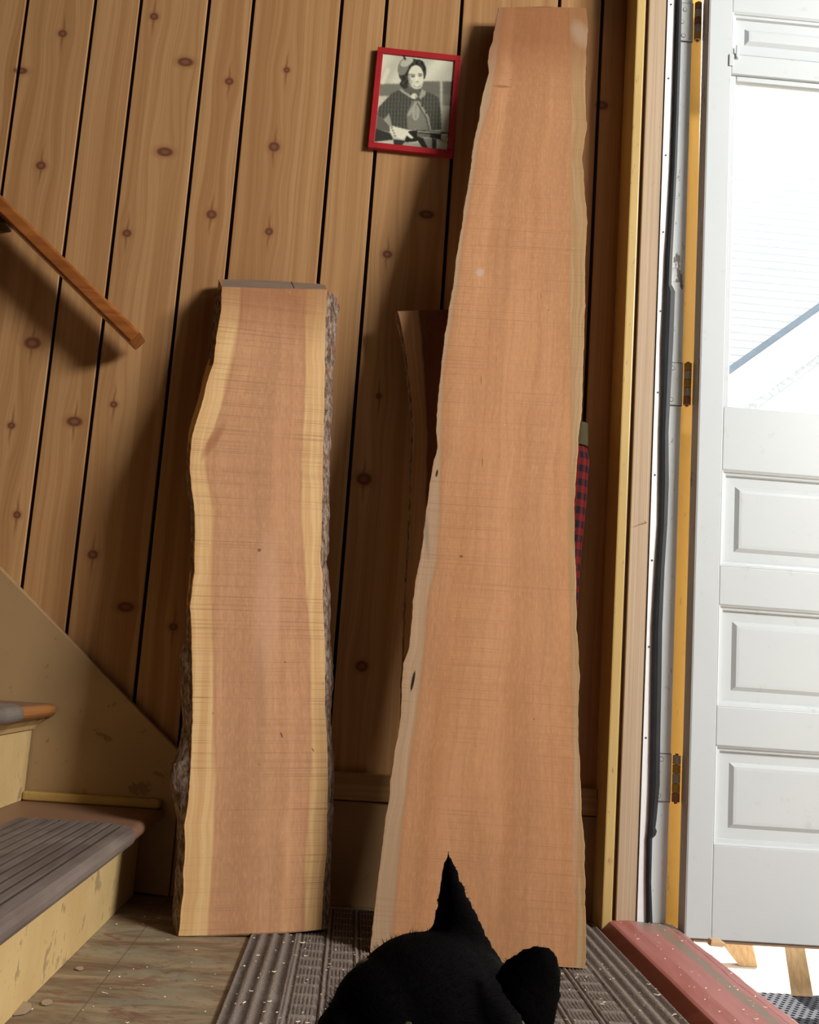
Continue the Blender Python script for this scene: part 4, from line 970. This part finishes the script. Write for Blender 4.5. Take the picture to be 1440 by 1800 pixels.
# neighbouring house beyond the glass
nh = empty('neighbouring_house', (2.4, 8.0, ZP)); tag(nh, 'white clapboard house seen through the door pane', 'house')
M_CLAP = plain('white_clapboard', (0.93, 0.93, 0.92), 0.7, var=0.01)
me = None
for k in range(100):
    z0 = ZP + 0.08 * k
    if me is None:
        o = MB().add([(-1.7, 0, 0), (6, 0, 0), (6, -0.032, 0), (-1.7, -0.032, 0), (-1.7, 0, .086), (6, 0, .086), (6, -0.003, .086), (-1.7, -0.003, .086)],
                     [(0, 1, 2, 3), (4, 7, 6, 5), (3, 2, 6, 7), (0, 4, 5, 1), (0, 3, 7, 4), (1, 5, 6, 2)]).obj('clapboard', M_CLAP, nh)
        me = o.data
    else:
        o = link('clapboard', me, None, nh)
    o.location = (0, 0, 0.08 * k)
MB().box(-1.7, 6, 0.001, 0.2, 0, 8.1).obj('house_wall', M_CLAP, nh)
# lean-to with its raking roof edge in front of it
YS = 5.6
a_, b_ = on_y(1283, 652, YS), on_y(1440, 541, YS)
dv = Vector(b_ - a_).normalized()
ls = empty('lean_to_roof', (float(a_[0]), YS, float(a_[2]))); LL = np.array([float(a_[0]), YS, float(a_[2])])
tag(ls, 'raking grey-edged lean-to roof crossing the lower door pane', 'roof')
nn = np.array([-dv[2], 0, dv[0]])
def rake(name, off0, off1, y0, y1, mat, s0=-0.6, s1=3.2):
    dd = np.array(dv)
    P = [a_ + dd * s0 + nn * off0, a_ + dd * s1 + nn * off0, a_ + dd * s1 + nn * off1, a_ + dd * s0 + nn * off1]
    P = [np.array([p[0], YS + y0, p[2]]) for p in P]
    return MB().prism(P, (0, y1 - y0, 0)).obj(name, mat, ls, LL)
rake('metal_edge', -0.018, 0.032, -0.02, 1.5, plain('grey_blue_flashing', (0.24, 0.29, 0.35), 0.4, 0.5, 0.0, 0.08, 6))
rake('bargeboard', -0.30, -0.020, 0.0, 0.05, M_CLAP)
rake('soffit_strip', -0.36, -0.302, 0.03, 0.1, plain('shaded_white_trim', (0.74, 0.77, 0.77), 0.6))
rake('gable_wall', -2.6, -0.362, 0.06, 0.2, M_CLAP)
a2 = on_y(1395, 716, YS - 0.3); 
rake('lower_flashing', -0.66, -0.60, -0.06, 0.06, plain('pale_grey_flashing', (0.52, 0.55, 0.56), 0.5), 0.55, 3.2)

# ================================================================== THE CAT
HP = np.array([0.059, -1.564, 0.261])
HR = np.array([[-0.772, 0.497, 0.397], [-0.579, -0.807, -0.117], [0.263, -0.32, 0.91]])    # columns: forward, left, up of the head
def hw_(p): return HR @ np.asarray(p, float) + HP
cat = empty('cat', (0.10, -1.54, 0.0078)); CL = np.array([0.10, -1.54, 0.0078])
tag(cat, 'black cat in the foreground with pricked ears, seen from above, looking left', 'cat')
EV, EF, UNIT = [], [], {}
def unit_sphere(seg):
    if seg not in UNIT:
        b = bmesh.new(); bmesh.ops.create_uvsphere(b, u_segments=seg, v_segments=seg // 2, radius=1.0)
        UNIT[seg] = (np.array([v_.co[:] for v_ in b.verts]), [[q.index for q in f_.verts] for f_ in b.faces]); b.free()
    return UNIT[seg]
def ellipsoid(c, r, R=np.eye(3), seg=24):
    V_, F_ = unit_sphere(seg); b = sum(len(a_) for a_ in EV)
    EV.append((V_ * np.asarray(r, float)) @ np.asarray(R, float).T + np.asarray(c, float)); EF.extend([[b + q for q in f_] for f_ in F_])
def capsule(a, b, ra, rb, n=9):
    a, b = np.asarray(a, float), np.asarray(b, float)
    for t in np.linspace(0, 1, n): ellipsoid(a + (b - a) * t, [ra + (rb - ra) * t] * 3, seg=14)
HS = 1.10
# head
for (c, r) in (((0, 0, .004), (.047, .045, .042)), ((.022, 0, -.004), (.035, .036, .033)), ((.042, 0, -.014), (.021, .021, .016)), ((.024, .020, -.016), (.022, .018, .018)), ((.024, -.020, -.016), (.022, .018, .018)),
               ((.047, .009, -.018), (.013, .011, .010)), ((.047, -.009, -.018), (.013, .011, .010)), ((.044, 0, -.028), (.013, .011, .008)), ((.038, 0, .002), (.018, .009, .012)), ((-.012, 0, .010), (.042, .041, .036))):
    ellipsoid(hw_(np.array(c) * HS), np.array(r) * HS, HR)
# ears: thin curved shells; each row runs from one edge over the back of the ear to the other edge
def ear(L, Rr, mid, d0, d1, bow):
    """outline surveyed as pixels at its own distance: edges L and Rr from base to tip, mid line bowed outwards"""
    tt = np.linspace(0, 1, 30)
    def ev(P):
        P = np.array(P, float); a = np.linspace(0, 1, len(P)); return np.stack([np.interp(tt, a, P[:, 0]), np.interp(tt, a, P[:, 1])], 1)
    l, r, m = ev(L), ev(Rr), ev(mid)
    for i, t in enumerate(tt):
        dd = d0 + (d1 - d0) * t
        a = CO + ray(*l[i]) * (dd + 0.004 * (1 - t)); b = CO + ray(*r[i]) * (dd + 0.004 * (1 - t)); c = CO + ray(*m[i]) * (dd - bow * (1 - t) ** 0.7)
        for q in np.linspace(0, 1, 17):
            p = (1 - q) ** 2 * a + 2 * q * (1 - q) * (2 * c - (a + b) / 2) + q * q * b
            ellipsoid(p, [.0022 - .0006 * t] * 3, seg=8)
DH = float(np.dot(HP - CO, RC[:, 2]))
ear([(758, 1665), (765, 1620), (771, 1585), (777, 1540), (787, 1499)], [(893, 1712), (866, 1668), (843, 1622), (817, 1565), (789, 1499)], [(812, 1700), (806, 1640), (800, 1590), (793, 1540), (788, 1499)], DH + .024, DH + .018, .010)
ear([(872, 1716), (890, 1692), (918, 1672), (945, 1664), (966, 1668)], [(955, 1840), (974, 1795), (985, 1745), (985, 1705), (974, 1674)], [(905, 1770), (930, 1738), (950, 1712), (962, 1690), (971, 1671)], DH - .026, DH - .030, .012)
# neck and a sitting body, paws on the mat
zf = 0.0098
capsule(hw_((-.018, 0, -.012)), (0.098, -1.535, .185), .039, .050, 7)
capsule((0.098, -1.535, .185), (0.135, -1.50, .085), .056, .072, 8)
ellipsoid((0.145, -1.495, .085), (.078, .085, .072))
for sd in (-1, 1):
    lat = np.array([.55, -.80, 0]) * sd
    sh = np.array([.080, -1.548, .150]) + lat * .030; fw_ = np.array([-.80, -.58, 0])
    capsule(sh, sh + [-.006, -.004, -.065], .026, .017, 6); capsule(sh + [-.006, -.004, -.065], [sh[0] - .008, sh[1] - .006, zf + .013], .017, .0125, 6)
    pw = np.array([sh[0] - .008, sh[1] - .006, zf + .0105]); capsule(pw, pw + fw_ * .018, .013, .0115, 4)
    hp = np.array([.150, -1.490, .070]) + lat * .055
    ellipsoid(hp, (.050, .045, .055)); kn2 = hp + fw_ * .045 + [0, 0, -.030]; capsule(hp, kn2, .036, .022, 6)
    capsule(kn2 + [0, 0, -.012], hp + [0, 0, -.048], .016, .0135, 5); fo = np.array([hp[0], hp[1], zf + .012]); capsule(fo, fo + fw_ * .062, .0125, .0115, 6)
tl = [np.array([.205, -1.455, .030]), np.array([.240, -1.470, .020]), np.array([.250, -1.515, .019]), np.array([.225, -1.565, .019]), np.array([.180, -1.600, .018])]
for i in range(4): capsule(tl[i], tl[i + 1], .015 - .0012 * i, .0138 - .0012 * i, 7)
me = mesh_np('body', np.concatenate(EV) - CL, EF)
body = link('body', me, None, cat)
md = body.modifiers.new('r', 'REMESH'); md.mode = 'VOXEL'; md.voxel_size = 0.0024
ms = body.modifiers.new('s', 'SMOOTH'); ms.factor = 0.5; ms.iterations = 9
dg = bpy.context.evaluated_depsgraph_get()
me2 = bpy.data.meshes.new_from_object(body.evaluated_get(dg)); body.modifiers.clear(); body.data = me2
me2.polygons.foreach_set('use_smooth', [True] * len(me2.polygons))
g = G('black_fur', 0.85, 0.03)
n = g.noise(g.scale(g.obj(), 1, 1, 1), 220, 3, 0.6)
g.bump(n, 0.35, 0.002)
M_FUR = g.out(g.mix(n, (0.0012, 0.0011, 0.0011), (0.0032, 0.0028, 0.0026)))
me2.materials.clear(); me2.materials.append(M_FUR)
# short guard hairs
co = np.empty(len(me2.vertices) * 3, 'f'); no = np.empty(len(me2.vertices) * 3, 'f')
me2.vertices.foreach_get('co', co); me2.vertices.foreach_get('normal', no); co = co.reshape(-1, 3); no = no.reshape(-1, 3)
up_ok = co[:, 2] > 0.10
cand = np.nonzero(up_ok)[0]; pick = rng.choice(cand, min(9000, len(cand)), replace=False)
HV, HF = [], []
hb = HP - CL
for i in pick:
    p, nrm = co[i], no[i]
    back = -HR[:, 0] * 0.9 + np.array([0, 0, -.1]); lay = back - nrm * np.dot(back, nrm)
    hl = HR.T @ (p - hb)
    ear = hl[2] > .045
    L = rng.uniform(.003, .006) if not ear else rng.uniform(.0012, .003)
    d_ = nrm * 0.55 + lay * 0.75 + rng.normal(0, .22, 3); d_ /= np.linalg.norm(d_)
    sd_ = np.cross(d_, nrm); sd_ /= (np.linalg.norm(sd_) + 1e-9)
    b_ = len(HV); w = .00016
    HV += [p - sd_ * w, p + sd_ * w, p + d_ * L]; HF.append((b_, b_ + 1, b_ + 2))
fur = link('fur', mesh_np('fur', HV, HF, False), M_FUR, cat); fur['kind'] = 'stuff'
# eyes and nose
M_EYE = plain('yellow_green_eye', (0.055, 0.055, 0.022), 0.35, 0.25, var=0.1); M_PUP = plain('pupil', (0.003, 0.003, 0.003), 0.1, 0.6)
for sd in (-1, 1):
    c = hw_(((.0378, .0222, .0074) if sd > 0 else (.0386, -.0223, .0090))) - CL
    bm = bmesh.new(); bmesh.ops.create_uvsphere(bm, u_segments=24, v_segments=16, radius=.0098, matrix=Matrix.Translation(Vector(c)))
    me = bpy.data.meshes.new('eye'); bm.to_mesh(me); bm.free(); e = link('eye', me, M_EYE, cat)
    bm = bmesh.new()
    look = HR @ np.array([.95, sd * .30, .05]); look /= np.linalg.norm(look)
    bmesh.ops.create_uvsphere(bm, u_segments=16, v_segments=10, radius=1, matrix=Matrix.Translation(Vector(c + look * .0062)) @ Matrix(HR.tolist()).to_4x4() @ Matrix.Diagonal((.0042, .0022, .0062, 1)))
    me = bpy.data.meshes.new('pupil'); bm.to_mesh(me); bm.free(); link('pupil', me, M_PUP, e)
bm = bmesh.new(); bmesh.ops.create_uvsphere(bm, u_segments=14, v_segments=10, radius=1, matrix=Matrix.Translation(Vector(hw_((.0605, 0, -.010)) - CL)) @ Matrix(HR.tolist()).to_4x4() @ Matrix.Diagonal((.004, .0065, .0045, 1)))
me = bpy.data.meshes.new('nose'); bm.to_mesh(me); bm.free(); link('nose', me, plain('dark_nose', (.02, .014, .013), .35, .5), cat)
wh = MB()
for sd in (-1, 1):
    for k in range(6):
        p0 = np.array([.050, sd * .014, -.014 - .002 * (k % 3)]); d_ = np.array([.1 - .12 * k, sd * 1.0, .25 - .12 * k]); d_ /= np.linalg.norm(d_)
        a = hw_(p0) - CL; b_ = hw_(p0 + d_ * .045) - CL
        wh.cyl(tuple(a), tuple(b_ - a), .00018, float(np.linalg.norm(b_ - a)), 5, .00004)
wo = wh.obj('whiskers', plain('whisker', (.35, .33, .31), .4), cat); wo['kind'] = 'stuff'
